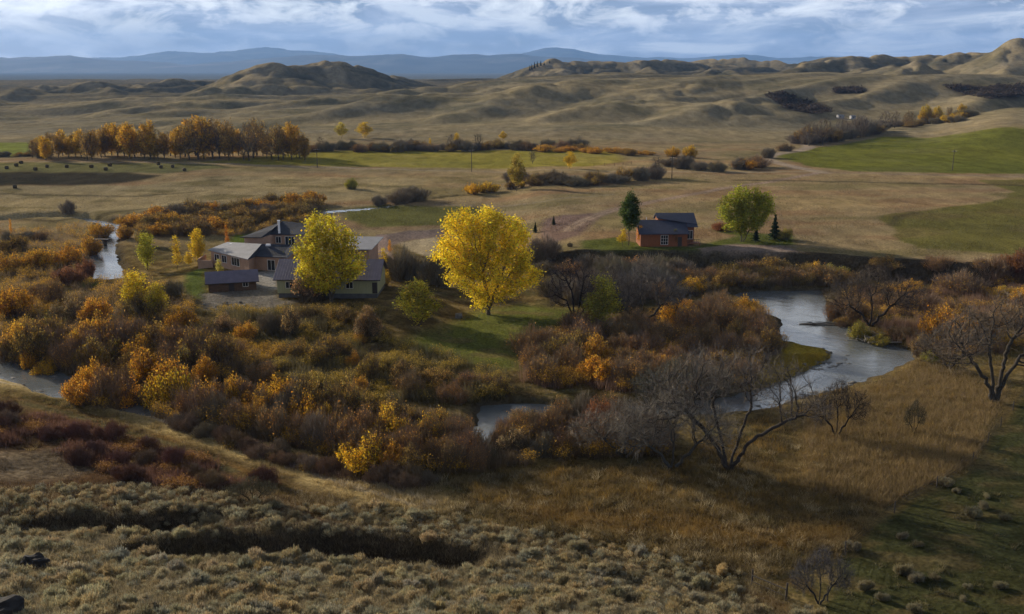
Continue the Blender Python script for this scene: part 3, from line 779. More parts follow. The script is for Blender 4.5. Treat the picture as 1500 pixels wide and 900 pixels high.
STC = dict(o=(0.17, 0.11, 0.065), y=(0.17, 0.12, 0.065), d=(0.16, 0.115, 0.065), r=(0.16, 0.085, 0.062), l=(0.12, 0.11, 0.06), m=(0.215, 0.148, 0.092), g=(0.20, 0.165, 0.115), t=(0.15, 0.115, 0.075))
PH = dict(o='orange willow bush', y='golden willow bush', d='olive-brown willow bush', r='rust red bush', l='yellow-green bush', m='bare maroon willow bush', g='leafless grey bush', t='tan half-bare bush')
def bush(px, py, w, h, kind, where, group, form=None, name='willow_bush'):
    x, y, z, s, dep = metric(px, py)
    form = form or dict(o='dense', y='dense', d='top', r='dense', l='dense', m='sparse', g='bare', t='top')[kind]
    k = rs.randrange(5 if form != 'bare' else 4)
    rx = w*s/2; hz = h*s/math.cos(dep)*0.90
    ry = rx*rs.uniform(0.7, 1.0)
    st, lv = bush_mesh(form, k)
    r = root_at(name, x, y+ry*0.25, float(Hg(x, y+ry*0.25))-0.05, rs.uniform(0, 6.28), (rx*rs.uniform(.95, 1.05), rx, hz), 'bush', group)
    a = link('stems', st, parent=r); a.color = jit(rs, STC[kind])
    if lv: b_ = link('foliage', lv, parent=r); b_.color = jit(rs, LC[kind], 0.16)
    enroll(r, PH[kind], where, px); return r
def thicket(poly, n, mix, wpx, hpx, where, group, seed, form=None, name='willow_bush'):
    rg = np.random.default_rng(seed); xs = [p[0] for p in poly]; ys = [p[1] for p in poly]
    pts = []; tries = 0
    while len(pts) < n and tries < 6000:
        tries += 1
        p = (rg.uniform(min(xs), max(xs)), rg.uniform(min(ys), max(ys)))
        if not inside(np.array([p[0]]), np.array([p[1]]), poly)[0]: continue
        lim = wpx*0.52*(1-tries/9000)
        if any(math.hypot(p[0]-q[0], (p[1]-q[1])*2.2) < lim for q in pts): continue
        pts.append(p)
    ks = list(mix.keys()); pr = np.array(list(mix.values()), float); pr /= pr.sum()
    for p in pts:
        sc_ = rg.uniform(0.8, 1.25)
        bush(p[0], p[1], wpx*sc_, hpx*sc_*rg.uniform(0.85, 1.15), ks[rg.choice(len(ks), p=pr)], where, group, form, name)
# ================================================================== willow thickets
G1 = 'willow bushes of the near thicket'
W1 = 'in the near thicket above the hillside track'
for a in [(200, 600, 60, 42, 'o'), (255, 612, 95, 80, 'y'), (300, 612, 62, 66, 'o'), (110, 580, 50, 32, 'o'), (345, 605, 50, 66, 'o'), (375, 628, 42, 62, 'o'), (450, 622, 40, 40, 'y'), (480, 640, 48, 56, 'y'), (508, 650, 34, 46, 'y'), (572, 650, 62, 66, 'y'), (628, 662, 60, 62, 'y'), (540, 690, 105, 54, 'y'), (600, 695, 60, 48, 'd')]:
    bush(*a, W1, G1)
thicket([(95, 570), (200, 590), (330, 600), (470, 610), (600, 640), (690, 655), (690, 690), (590, 698), (480, 668), (380, 640), (240, 612), (120, 592)], 42, dict(m=5, d=3, g=2.0, o=0.8), 62, 54, W1, G1, 1)
G2 = 'willow bushes on the left riverbank'; W2 = 'in the long thicket across the left river'
for a in [(25, 525, 60, 60, 'o'), (60, 515, 55, 50, 'o'), (40, 545, 42, 42, 'o'), (65, 555, 40, 30, 'y'), (110, 530, 48, 55, 'o'), (160, 520, 50, 50, 'o'), (185, 512, 50, 40, 'o'), (215, 520, 60, 48, 'o'), (240, 516, 40, 42, 'o')]:
    bush(*a, W2, G2)
thicket([(-20, 530), (60, 510), (200, 510), (330, 530), (320, 560), (210, 565), (90, 545), (0, 545)], 24, dict(d=5, m=3, o=1.2), 66, 52, W2, G2, 2)
G3 = 'willow bushes between the river bends'; W3 = 'in the reddish thicket inside the river bend'
for a in [(1042, 505, 42, 26, 'o'), (785, 530, 18, 16, 'o'), (1010, 455, 40, 18, 'o'), (1060, 468, 60, 30, 'o'), (1100, 480, 56, 36, 'o'), (1118, 500, 50, 42, 'm'), (970, 545, 70, 26, 'o'), (830, 550, 24, 16, 'o'), (885, 540, 24, 16, 'o')]:
    bush(*a, W3, G3)
thicket([(770, 520), (850, 490), (960, 480), (1050, 460), (1120, 465), (1135, 505), (1100, 560), (1040, 575), (960, 575), (830, 570), (770, 560)], 44, dict(m=8, o=1.0, d=2.4), 60, 42, W3, G3, 3)
G4 = 'willow bushes on the far side of the left channel'; W4 = 'in the orange rows beside the left channel'
for a in [(20, 400, 60, 34, 'o'), (60, 395, 60, 36, 'o'), (95, 388, 60, 34, 'o'), (130, 376, 50, 36, 'o'), (145, 350, 46, 30, 'o'), (20, 370, 50, 30, 'd'), (100, 418, 50, 34, 'r'), (125, 408, 34, 38, 'r'), (20, 465, 70, 52, 'o'), (60, 440, 40, 30, 'm'), (75, 450, 46, 48, 'm'), (100, 475, 50, 46, 't'), (135, 475, 60, 46, 'o'), (200, 440, 60, 40, 'm'), (265, 485, 54, 42, 'o'), (250, 440, 40, 34, 'g'), (205, 470, 70, 50, 'd'), (185, 480, 40, 44, 'd')]:
    bush(*a, W4, G4)
G5 = 'willow bushes behind the ranch house'; W5 = 'in the orange belt behind the ranch house'
thicket([(190, 330), (260, 318), (330, 310), (400, 300), (460, 300), (455, 318), (380, 330), (300, 345), (210, 348)], 30, dict(o=7, d=4, g=0.8), 54, 22, W5, G5, 5)
for a in [(180, 352, 40, 26, 'o'), (232, 345, 60, 22, 'o'), (440, 306, 40, 16, 'o'), (405, 308, 40, 16, 'o'), (410, 322, 30, 16, 'g'), (350, 340, 50, 24, 'd'), (210, 360, 30, 34, 'd')]:
    bush(*a, W5, G5)
G6 = 'bare willows below the cottage bank'; W6 = 'below the bank in front of the cottage'
thicket([(790, 408), (860, 400), (930, 402), (1000, 405), (985, 435), (900, 452), (820, 445)], 22, dict(g=7, m=3), 62, 34, W6, G6, 6)
for a in [(1012, 430, 60, 28, 'y'), (960, 425, 46, 26, 'g')]: bush(*a, W6, G6)
G7 = 'bushes along the shaded river pool'; W7 = 'along the bank above the shaded pool'
thicket([(1000, 412), (1100, 405), (1200, 405), (1240, 408), (1235, 418), (1100, 418), (1010, 425)], 16, dict(d=6, l=1.2, m=2), 56, 26, W7, G7, 7)
for a in [(1085, 408, 36, 26, 'd'), (1103, 405, 20, 18, 'y'), (1150, 405, 50, 28, 'd'), (1196, 406, 34, 28, 'y'), (1130, 402, 30, 24, 'd')]: bush(*a, W7, G7)
G8 = 'bushes of the right meadow edge'; W8 = 'in the maroon band east of the river'
for a in [(1335, 430, 60, 22, 'y'), (1250, 468, 70, 36, 'm'), (1225, 470, 40, 36, 'm'), (1300, 452, 70, 30, 'm'), (1345, 452, 70, 28, 'm'), (1390, 460, 40, 24, 'm'), (1410, 430, 80, 40, 'm'), (1460, 410, 70, 34, 'm'), (1495, 408, 60, 36, 'r'), (1380, 408, 60, 26, 'm'), (1300, 405, 60, 22, 'd'), (1470, 440, 50, 24, 'y'), (1500, 445, 40, 30, 'y'), (1390, 505, 80, 66, 'o'), (1440, 500, 70, 50, 'm'), (1260, 500, 50, 34, 'l'), (1288, 510, 40, 22, 'l'), (1350, 520, 40, 34, 'd'), (1362, 532, 30, 22, 'l'), (1240, 482, 40, 20, 'd'), (1320, 500, 50, 24, 'm'), (1480, 480, 60, 40, 'm'), (1530, 470, 60, 50, 'm'), (1540, 430, 70, 40, 'r')]:
    bush(*a, W8, G8)
G9 = 'bushes between the sheds and the river'; W9 = 'between the sheds and the river'
for a in [(330, 488, 44, 34, 't'), (362, 502, 44, 34, 'o'), (395, 490, 40, 36, 'g'), (420, 495, 48, 56, 't'), (455, 470, 60, 26, 'd'), (505, 475, 60, 32, 'd'), (440, 530, 60, 40, 'd'), (475, 535, 70, 50, 'd'), (500, 528, 40, 40, 'd'), (540, 500, 50, 50, 't'), (528, 505, 24, 20, 'o'), (520, 540, 30, 30, 'o'), (540, 560, 50, 50, 'd'), (590, 565, 60, 44, 'd'), (530, 580, 34, 34, 'o'), (640, 570, 70, 36, 'd'), (690, 575, 70, 34, 'm'), (740, 578, 60, 30, 'd'), (600, 580, 70, 40, 'm'), (390, 560, 70, 36, 'm'), (330, 530, 60, 40, 'm'), (455, 440, 80, 58, 't'), (300, 500, 50, 26, 'm'), (665, 590, 60, 36, 'm')]:
    bush(*a, W9, G9)
G10 = 'willow bushes on the near riverbank'; W10 = 'on the near riverbank below the river island'
thicket([(740, 650), (770, 630), (880, 625), (950, 635), (970, 660), (880, 668), (760, 668)], 18, dict(m=6, d=2, g=2, r=0.5), 62, 50, W10, G10, 10)
for a in [(760, 632, 50, 36, 't'), (860, 632, 60, 30, 'd'), (910, 630, 60, 26, 'd'), (700, 690, 50, 44, 'm'), (660, 690, 60, 56, 'm'), (715, 680, 30, 30, 'g'), (752, 668, 56, 46, 't'), (690, 668, 44, 40, 'd'), (820, 664, 60, 44, 'm'), (768, 652, 60, 58, 'm'), (800, 640, 56, 46, 't'), (688, 655, 50, 52, 'm'), (735, 662, 40, 50, 'm')]: bush(*a, W10, G10)
# dull red shrubs on the foreground hillside
G11 = 'low dark red shrubs on the near hillside'; W11 = 'on the shaded hillside below the track'
thicket([(-20, 610), (80, 620), (200, 650), (330, 690), (400, 705), (400, 720), (250, 718), (120, 690), (60, 650), (-20, 650)], 16, dict(r=2, m=1), 44, 26, W11, G11, 11, 'bare', 'red_shrub')
thicket([(240, 622), (330, 645), (440, 675), (560, 700), (640, 712), (600, 722), (480, 700), (330, 660)], 18, dict(m=3, g=1), 44, 24, 'between the hillside track and the near thicket', G11, 12, 'bare', 'red_shrub')
# far hedgerows
GF = 'bushes of the far hedgerows'
def far_row(pts, where, kinds, sd, w=26, h=16, n=None):
    w *= 1.35; h *= 0.85; rg = random.Random(sd); tot = sum(math.dist(pts[i], pts[i+1]) for i in range(len(pts)-1)); n = n or int(tot/(w*0.40))
    for i in range(n):
        t = (i+rg.uniform(-.3, .3))/max(1, n-1)*(len(pts)-1); t = min(max(t, 0), len(pts)-1.001); j = int(t); u = t-j
        px = pts[j][0]*(1-u)+pts[j+1][0]*u; py = pts[j][1]*(1-u)+pts[j+1][1]*u
        bush(px, py+rg.uniform(-2, 2), w*rg.uniform(.75, 1.3), h*rg.uniform(.7, 1.25), rg.choice(kinds), where, GF, None, 'hedgerow_shrub')
far_row([(452, 221), (560, 221), (640, 221), (740, 220), (850, 218)], 'in the grey row beyond the hay field', 'gggggdgm', 1, 24, 18)
far_row([(545, 300), (580, 298), (615, 293)], 'in the dark clump by the side channel', 'gdg', 2, 34, 26)
for a in [(692, 285, 36, 20, 'y'), (715, 283, 36, 20, 'y'), (750, 278, 26, 16, 'd'), (765, 275, 16, 12, 'y'), (516, 278, 24, 20, 'l')]: bush(*a, 'beside the side channel', GF, None, 'hedgerow_shrub')
far_row([(755, 268), (800, 272), (850, 272), (905, 268), (960, 262)], 'in the grey row west of the dirt road', 'gggdg', 3, 34, 24)
far_row([(985, 246), (1030, 250), (1080, 250), (1110, 246)], 'in the mixed row inside the road bend', 'gogdm', 4, 32, 22)
for a in [(985, 230, 30, 18, 'y'), (1012, 232, 30, 22, 'y'), (1000, 246, 24, 16, 'o'), (1150, 222, 30, 14, 't'), (1125, 232, 30, 18, 'g'), (1330, 185, 22, 14, 'g')]: bush(*a, 'near the bend of the dirt road', GF, None, 'hedgerow_shrub')
far_row([(795, 222), (850, 222), (880, 224), (950, 228)], 'in the orange row under the benches', 'oodd', 5, 30, 12)
far_row([(1175, 210), (1220, 208), (1260, 198), (1280, 195)], 'in the dark clump by the green field corner', 'ggdgm', 6, 38, 30, 12)
far_row([(1290, 188), (1340, 186), (1400, 178), (1420, 172)], 'in the draw behind the green field', 'ggyd', 7, 24, 18, 12)
for a in [(1360, 182, 30, 26, 'y'), (1408, 168, 20, 18, 'y')]: bush(*a, 'in the draw behind the green field', GF, None, 'hedgerow_shrub')
far_row([(-10, 228), (30, 230), (60, 230)], 'beside the small far field on the left', 'gdg', 8, 20, 12, 5)
for a in [(100, 316, 30, 22, 'g'), (12, 365, 34, 30, 'g'), (60, 352, 30, 16, 'm'), (40, 350, 40, 14, 'g'), (655, 340, 12, 12, 'g'), (800, 385, 56, 40, 'g'), (780, 395, 50, 40, 'g'), (590, 410, 70, 56, 'g'), (640, 420, 60, 54, 'g'), (560, 420, 24, 30, 'y'), (655, 395, 50, 40, 'm'), (1060, 338, 46, 14, 'r'), (835, 362, 10, 8, 'g'), (1150, 352, 28, 22, 'l')]:
    bush(*a, 'around the buildings and the driveway', GF, None, 'hedgerow_shrub')

# ================================================================== trees
TREE_N = [0]
def place_tree(meshes, px, py, hpx_, href, name, label=None, cat='tree', group=None, leafc=(0.6, 0.4, 0.03), barkc=(0.10, 0.082, 0.062), twigc=(0.13, 0.10, 0.075), rz=None, wide=1.0, sx=1):
    x, y, z, s, dep = metric(px, py)
    k = hpx_*s/math.cos(dep)/href
    r = root_at(name, x, y, z-0.12, rz if rz is not None else rs.uniform(0, 6.28), (k*wide*sx, k*wide, k), cat, group)
    tr, tw, lv = meshes
    o = link('trunk', tr, parent=r); o.color = jit(rs, barkc, .08)
    if tw: o = link('twigs', tw, parent=r); o.color = jit(rs, twigc, .08)
    if lv: o = link('crown', lv, parent=r); o.color = jit(rs, leafc, .06)
    if label: r['label'] = label
    return r
# the great golden cottonwood: lobes (x, y, z, rx, ry, rz) in metres
big = tree_meshes(11, [(-3.4, 0, 13.8, 2.9, 3.2, 2.6), (0.4, 0, 14.2, 2.8, 3.4, 2.5), (3.6, 0, 12.6, 2.7, 3.4, 2.8), (-5.2, 0.5, 9.8, 2.9, 3.2, 2.6), (0, 0, 10.2, 4.0, 4.0, 3.2), (4.6, -0.5, 9.4, 2.6, 3.4, 2.2), (5.8, 0, 6.2, 2.6, 3.0, 2.0), (-3.4, -0.5, 6.6, 3.2, 3.4, 2.2), (1.4, 0.3, 6.2, 3.2, 3.6, 2.4), (-0.8, 0, 3.0, 3.4, 3.0, 1.9), (2.8, 0, 3.9, 2.6, 2.6, 1.3)],
                  [[(0, 0, -0.3), (0.1, 0, 2.6), (-0.6, 0.2, 5.5)], [(0, 0, -0.3), (0.5, 0.1, 2.2), (1.6, -0.2, 5.0)]], n_attr=1200, step=0.5, leaf=38, twig=1, tip_r=0.03, leaf_size=0.34, leaf_sig=0.50, infl=2.4, kill=0.8)
place_tree(big, 715, 461, 157, 16.8, 'cottonwood_tree', 'great golden yellow cottonwood, the largest tree in the valley', leafc=(0.76, 0.59, 0.032), rz=0)
yg = tree_meshes(12, [(-0.6, 0, 9.6, 2.6, 2.6, 2.4), (1.6, 0, 8.2, 2.4, 2.4, 2.4), (-2.4, 0, 7.0, 2.4, 2.4, 2.6), (2.6, 0, 5.4, 2.6, 2.4, 2.6), (-0.8, 0, 4.2, 3.8, 3, 2.8)],
                 [[(0, 0, -0.3), (0.1, 0, 2.6)], [(0, 0, -0.3), (0.8, 0, 2.4)]], n_attr=700, step=0.45, leaf=40, twig=1, tip_r=.028, leaf_size=0.32, leaf_sig=0.42, infl=2.2, kill=0.75)
place_tree(yg, 484, 443, 133, 12.2, 'cottonwood_tree', 'yellow-green cottonwood rising in front of the long shed roof', leafc=(0.56, 0.45, 0.032), rz=0, wide=0.98)
place_tree(yg, 470, 432, 60, 12.2, 'young_cottonwood_tree', 'small yellow-green tree against the front of the long shed', leafc=(0.36, 0.34, 0.04), wide=0.8)
lime = tree_meshes(13, [(-2.6, 0, 6.4, 3.0, 3.0, 3.0), (2.8, 0, 6.8, 3.0, 3.0, 3.0), (0, 0, 8.2, 3.6, 3.2, 2.6), (-0.4, 0, 4.4, 4.6, 3.6, 2.9)],
                   [[(-0.4, 0, -0.3), (-0.8, 0, 1.8)], [(-0.4, 0, -0.3), (0.6, 0, 1.8)], [(-0.4, 0, -.3), (0.1, .3, 1.8)]], n_attr=620, step=0.45, leaf=40, twig=1, leaf_size=0.34, leaf_sig=0.42, infl=2.2, kill=0.8)
place_tree(lime, 1090, 354, 82, 10.8, 'willow_tree', 'round lime green willow standing to the right of the cottage', leafc=(0.30, 0.31, 0.035), rz=0)
dk = tree_meshes(14, [(0, 0, 8.6, 1.5, 1.5, 1.9), (0.3, 0, 5.6, 2.2, 2.0, 2.6), (-0.6, 0, 6.8, 1.8, 1.8, 2)], [[(0, 0, -0.3), (0, 0, 3)]], n_attr=260, step=0.45, leaf=60, twig=1, leaf_size=0.32, leaf_sig=0.36, kill=0.7)
place_tree(dk, 921, 360, 80, 10.6, 'pine_tree', 'dark green upright tree beside the left end of the cottage', leafc=(0.075, 0.115, 0.022), wide=1.0)
sm = tree_meshes(15, [(0, 0, 2.9, 0.9, 0.9, 1.4), (0.2, 0, 1.9, 1.1, 1.0, 1.1)], [[(0, 0, -0.2), (0, 0, 1.3)]], n_attr=130, step=0.28, leaf=26, twig=1, tip_r=0.012, leaf_size=0.20, leaf_sig=0.22, kill=0.4, infl=1.2, twig_len=.4)
pop = tree_meshes(16, [(0, 0, 4.2, 0.75, 0.75, 2.2), (0, 0, 2.4, 0.9, 0.9, 1.6)], [[(0, 0, -0.2), (0, 0, 1.6)]], n_attr=150, step=0.3, leaf=24, twig=1, tip_r=0.013, leaf_size=0.22, leaf_sig=0.25, kill=0.45, infl=1.3, twig_len=.5)
med = [tree_meshes(20+i, [(rs.uniform(-.6, .6), 0, 5.6, 1.6, 1.5, 1.6), (-1.1, 0, 4.0, 1.5, 1.5, 1.5), (1.1, 0, 3.6, 1.6, 1.5, 1.6), (0, 0, 2.6, 1.7, 1.5, 1.2)], [[(0, 0, -0.2), (0.1, 0, 1.3)], [(0, 0, -.2), (.5, .2, 1.4)]], n_attr=260, step=0.38, leaf=30, twig=1, tip_r=0.015, leaf_size=0.26, leaf_sig=0.32, kill=0.6, infl=1.7) for i in range(2)]
YEL = (0.66, 0.46, 0.03); ORG = (0.70, 0.33, 0.025); LIM = (0.42, 0.40, 0.04)
for (m, px, py, h, hr, lab, lc, wd) in [
    (sm, 912, 361, 26, 4.3, 'short bright yellow sapling at the foot of the dark tree by the cottage', YEL, 1.2),
    (sm, 938, 360, 30, 4.3, 'orange sapling against the left corner of the cottage', ORG, 0.9),
    (sm, 988, 361, 26, 4.3, 'small dull green tree against the cottage front wall', (0.10, 0.10, 0.03), 0.9),
    (med[0], 216, 396, 58, 7.2, 'tall yellow-green tree left of the ranch house lawn', LIM, 0.95),
    (pop, 260, 396, 52, 6.4, 'narrow golden poplar between the yellow-green tree and the ranch house', YEL, 1.1),
    (med[1], 291, 388, 54, 7.2, 'golden tree standing at the left end of the ranch house', YEL, 0.8),
    (sm, 277, 392, 24, 4.3, 'small yellow tree on the bright lawn left of the ranch house', YEL, 1.3),
    (sm, 322, 405, 26, 4.3, 'pale yellow sapling in front of the ranch house left windows', (0.55, 0.5, 0.12), 1.0),
    (pop, 333, 362, 34, 6.4, 'thin rusty orange poplar on the lawn behind the ranch house', (0.55, 0.22, 0.03), 0.7),
    (pop, 17, 345, 26, 6.4, 'thin orange poplar at the far left channel', ORG, 0.6),
    (sm, 423, 386, 18, 4.3, 'little orange tree at the ranch house entrance', ORG, 1.0),
    (pop, 571, 372, 22, 6.4, 'small orange sapling beside the driveway', ORG, 1.0),
    (pop, 563, 412, 50, 6.4, 'slim yellow tree right of the long shed', YEL, 1.1),
    (med[0], 200, 462, 68, 7.2, 'bright yellow willow tree among the orange bushes left of the log shed', (0.68, 0.50, 0.03), 1.2),
    (med[1], 232, 468, 56, 7.2, 'yellow tree with a dark base right of the bright willow tree', (0.55, 0.42, 0.035), 1.0),
    (med[0], 612, 478, 70, 7.2, 'wide dull yellow willow tree right of the long shed', (0.50, 0.42, 0.045), 1.6),
    (med[1], 540, 500, 54, 7.2, 'half-bare tan tree above the riverside bushes', (0.30, 0.19, 0.08), 0.9),
    (med[0], 882, 492, 92, 7.2, 'olive yellow tree standing between two bare willows', (0.42, 0.37, 0.06), 0.95),
    (med[1], 757, 280, 56, 7.2, 'yellow-brown tree at the left end of the grey row west of the road', (0.42, 0.32, 0.05), 0.7),
    (med[0], 835, 247, 26, 7.2, 'golden tree at the far edge of the hay field', YEL, 1.2),
    (med[1], 500, 203, 24, 7.2, 'pale yellow tree right of the orange cottonwood grove', (0.55, 0.45, 0.06), 1.2),
    (med[0], 534, 202, 24, 7.2, 'golden flat-topped tree beyond the hay field', YEL, 1.6),
    (pop, 630, 218, 16, 6.4, 'small golden tree in the grey row beyond the hay field', YEL, 1.3),
    (med[0], 669, 214, 20, 7.2, 'yellow tree rising behind the grey row', YEL, 1.0),
    (med[1], 737, 206, 14, 7.2, 'lone small yellow tree at the foot of the bench', YEL, 1.3)]:
    place_tree(m, px, py, h, hr, 'young_tree' if h < 40 else 'willow_tree', lab, leafc=lc, wide=wd)
# grove of cottonwoods beyond the dark field
gm = []
for i in range(6):
    q = random.Random(60+i)
    env = [(q.uniform(-1.5, 1.5), 0, 11.6, 3.0, 3, 3.4), (-2.2+q.uniform(-.6, .6), 0, 8.4, 2.8, 2.6, 3.6), (2.2, 0, 7.4+q.uniform(-1, 1), 2.8, 2.6, 3.6), (0, 0, 4.8, 3.4, 2.8, 3.0)]
    gm.append(tree_meshes(60+i, env, [[(0, 0, -0.3), (0.2, 0, 3.8)], [(0, 0, -0.3), (q.uniform(-1, 1), 0.4, 4.2)]], n_attr=360, step=0.6, leaf=(26, 20, 14, 24, 6, 0)[i], twig=5, tip_r=0.045, leaf_size=0.55, leaf_sig=0.6, infl=2.8, kill=1.0, twig_len=1.2, twigw=0.06))
GG = 'cottonwoods of the far orange grove'
gr = random.Random(9)
grove = []
px = 48
while px < 450:
    grove.append((px, gr.uniform(228, 236), gr.choice([0, 1, 2, 3, 4, 5, 4, 2])))
    px += gr.uniform(5, 10)
HT = [(45, 26), (90, 38), (100, 40), (135, 48), (180, 46), (240, 52), (300, 56), (360, 50), (380, 50), (430, 48), (450, 40)]
for px, py, k in grove:
    h = np.interp(px, [a for a, b in HT], [b for a, b in HT])*gr.uniform(0.72, 1.15)
    if 130 < px < 230 and k > 3: k = 0
    oc = gr.choice([(0.66, 0.40, 0.04), (0.56, 0.33, 0.045), (0.42, 0.26, 0.055)])
    if k in (2, 4): oc = (0.38, 0.24, 0.06)
    r = place_tree(gm[k], px, py, h, 15.0, 'cottonwood_tree', group=GG, leafc=oc, wide=gr.uniform(0.95, 1.25), twigc=(0.15, 0.12, 0.09))
    enroll(r, {0: 'orange cottonwood', 1: 'orange cottonwood', 3: 'orange cottonwood', 2: 'thin-leaved brownish cottonwood', 4: 'nearly bare tan cottonwood', 5: 'leafless grey cottonwood'}[k], 'in the long far grove', px)
for px, py, h, k in [(55, 232, 22, 4), (75, 234, 20, 4), (470, 220, 20, 5), (1185, 214, 36, 5), (1205, 212, 40, 5), (1232, 206, 34, 5), (1260, 202, 34, 5), (962, 262, 34, 5), (780, 240, 20, 5), (1295, 190, 28, 5), (1310, 188, 26, 5), (1330, 186, 24, 4), (700, 221, 26, 5), (660, 222, 26, 5), (1355, 182, 28, 1), (1390, 176, 20, 4), (1372, 180, 24, 1)]:
    r = place_tree(gm[k], px, py, h, 15.0, 'cottonwood_tree', leafc=(0.6, 0.42, 0.04) if k == 1 else (0.3, 0.2, .07), wide=1.3)
    wh = 'at the left tip of the far grove' if px < 100 else 'in the grey row beyond the hay field' if px < 720 else 'beyond the cottage road' if px < 1000 else 'in the dark clump by the green field corner' if px < 1280 else 'in the draw behind the green field'
    enroll(r, {1: 'yellow cottonwood', 4: 'nearly bare tan cottonwood', 5: 'leafless grey cottonwood'}[k], wh, px)

# bare old willows near the river
bw = tree_meshes(31, [(-4.4, 0, 6.0, 2.6, 2.4, 2.2), (-1.8, 0, 7.8, 2.6, 2.6, 2.2), (1.6, 0, 7.8, 2.6, 2.6, 2.2), (4.4, 0, 6.4, 2.2, 2.4, 2.2), (-6.2, 0, 4.0, 2.0, 2.0, 1.5), (6.4, 0, 5.0, 1.5, 1.6, 1.2)],
                 [[(0, 0, -0.3), (-0.8, 0, 1.8), (-2.2, 0.3, 3.6), (-3.6, 0, 5.0)], [(0, 0, -0.3), (-0.5, 0.1, 2.2), (-1.2, 0.2, 4.8)], [(0, 0, -0.3), (0.7, 0.2, 2.4), (1.2, -0.1, 4.6)], [(0, 0, -0.3), (1.5, -0.2, 2.4), (3.6, 0.1, 3.6), (5.6, 0, 4.6)]],
                 n_attr=1000, step=0.40, twig=5, tip_r=0.016, bscale=1.3, expo=2.1, infl=2.0, kill=0.55, wig=0.16, twig_len=1.0, twigw=0.024, base_flare=1.4)
place_tree(bw, 1066, 688, 170, 9.8, 'bare_willow_tree', 'large bare black willow with spreading trunks on the near bank', barkc=(0.050, 0.041, 0.034), twigc=(0.15, 0.125, 0.10), rz=0)
bw2 = tree_meshes(32, [(-5.0, 0, 5.4, 2.4, 2.6, 2.0), (-3.0, 0, 8.4, 3.0, 3, 2.8), (0.8, 0, 10.2, 3.2, 3, 2.6), (4.2, 0, 8.6, 3.0, 3, 2.8), (-4.5, 0, 5.8, 2.6, 2.4, 2.0), (5.0, 0, 5.6, 2.6, 2.4, 2)],
                  [[(0, 0, -0.3), (-0.6, 0, 1.8), (-1.9, 0.2, 3.6), (-3.4, 0, 5.4)], [(0, 0, -0.3), (-0.4, 0, 2.6), (-1.2, 0.2, 6.4)], [(0, 0, -0.3), (0.4, 0.1, 2.6), (0.8, 0, 6.4)], [(0, 0, -.3), (0.8, 0, 2.4), (2.2, 0, 5.4)]],
                  n_attr=1100, step=0.45, twig=4, tip_r=0.020, bscale=1.45, expo=2.1, infl=2.2, kill=0.6, wig=0.16, twig_len=1.1, twigw=0.028, base_flare=1.4)
place_tree(bw2, 1456, 590, 160, 12.4, 'bare_willow_tree', 'tall bare dark willow with leaning trunks beside the lower right field', barkc=(0.050, 0.041, 0.034), twigc=(0.155, 0.12, 0.09), rz=0)
# grey shrubby willow left of it
bw3 = tree_meshes(33, [(-3.0, 0, 3.2, 2.4, 2.2, 1.8), (0, 0, 4.6, 2.6, 2.2, 1.8), (3.0, 0, 3.4, 2.4, 2.2, 1.8)], [[(0, 0, -0.2), (-0.9, 0, 1.2), (-2.4, 0, 2.2)], [(0, 0, -0.2), (0, 0, 2.2)], [(0, 0, -.2), (1.0, 0, 1.2), (2.4, 0.1, 2.4)]],
                  n_attr=800, step=0.34, twig=6, tip_r=0.017, expo=2.1, infl=1.7, kill=0.45, wig=0.22, twig_len=0.75, twigw=0.027)
GB = 'bare willows around the river'
for (m, px, py, h, hr, lab, wd, tc_, sx) in [
    (bw3, 985, 688, 112, 6.2, 'grey bare willow crowding the left side of the large black willow', 0.9, (0.20, 0.18, 0.15), 1),
    (bw3, 915, 670, 80, 6.2, 'low grey bare willow leaning over the near bank grass', 1.1, (0.21, 0.185, 0.15), -1),
    (bw3, 1225, 640, 82, 6.2, 'small crooked bare willow at the waterside by the tall grass', 0.6, (0.06, 0.05, 0.045), 1),
    (bw3, 1275, 478, 86, 6.2, 'bare willow with a leaning trunk above the gravel bar', 0.95, (0.10, 0.08, 0.065), 1),
    (bw2, 843, 482, 98, 12.4, 'blackish bare willow left of the olive yellow tree', 0.75, (0.085, 0.068, 0.062), -1),
    (bw3, 940, 480, 92, 6.2, 'pale grey bare willow right of the olive yellow tree', 0.85, (0.13, 0.115, 0.10), 1),
    (bw3, 900, 455, 66, 6.2, 'grey bare willow behind the olive yellow tree', 0.9, (0.12, 0.10, 0.085), -1),
    (bw3, 1000, 600, 76, 6.2, 'grey-green bare willow reaching over the dark river arm', 1.1, (0.11, 0.105, 0.08), 1),
    (bw3, 1200, 885, 78, 6.2, 'dead grey-blue shrub beside the wooden gate', 0.6, (0.085, 0.085, 0.09), 1),
    (bw3, 1338, 636, 50, 6.2, 'thin dark thorn shrub in the tall golden grass', 0.35, (0.05, 0.05, 0.03), 1),
    (bw3, 1390, 540, 70, 6.2, 'bare grey willow left of the tall leaning willow', 0.9, (0.12, 0.10, 0.08), 1),
    (bw3, 370, 735, 36, 6.2, 'low dark olive shrub where the track meets the sagebrush', 1.1, (0.10, 0.09, 0.05), 1)]:
    place_tree(m, px, py, h, hr, 'bare_willow_tree' if h > 55 else 'bare_shrub', lab, 'tree' if h > 55 else 'shrub', GB if h > 55 else None, barkc=tuple(v*.36 for v in tc_), twigc=tc_, rz=0, wide=wd, sx=sx)

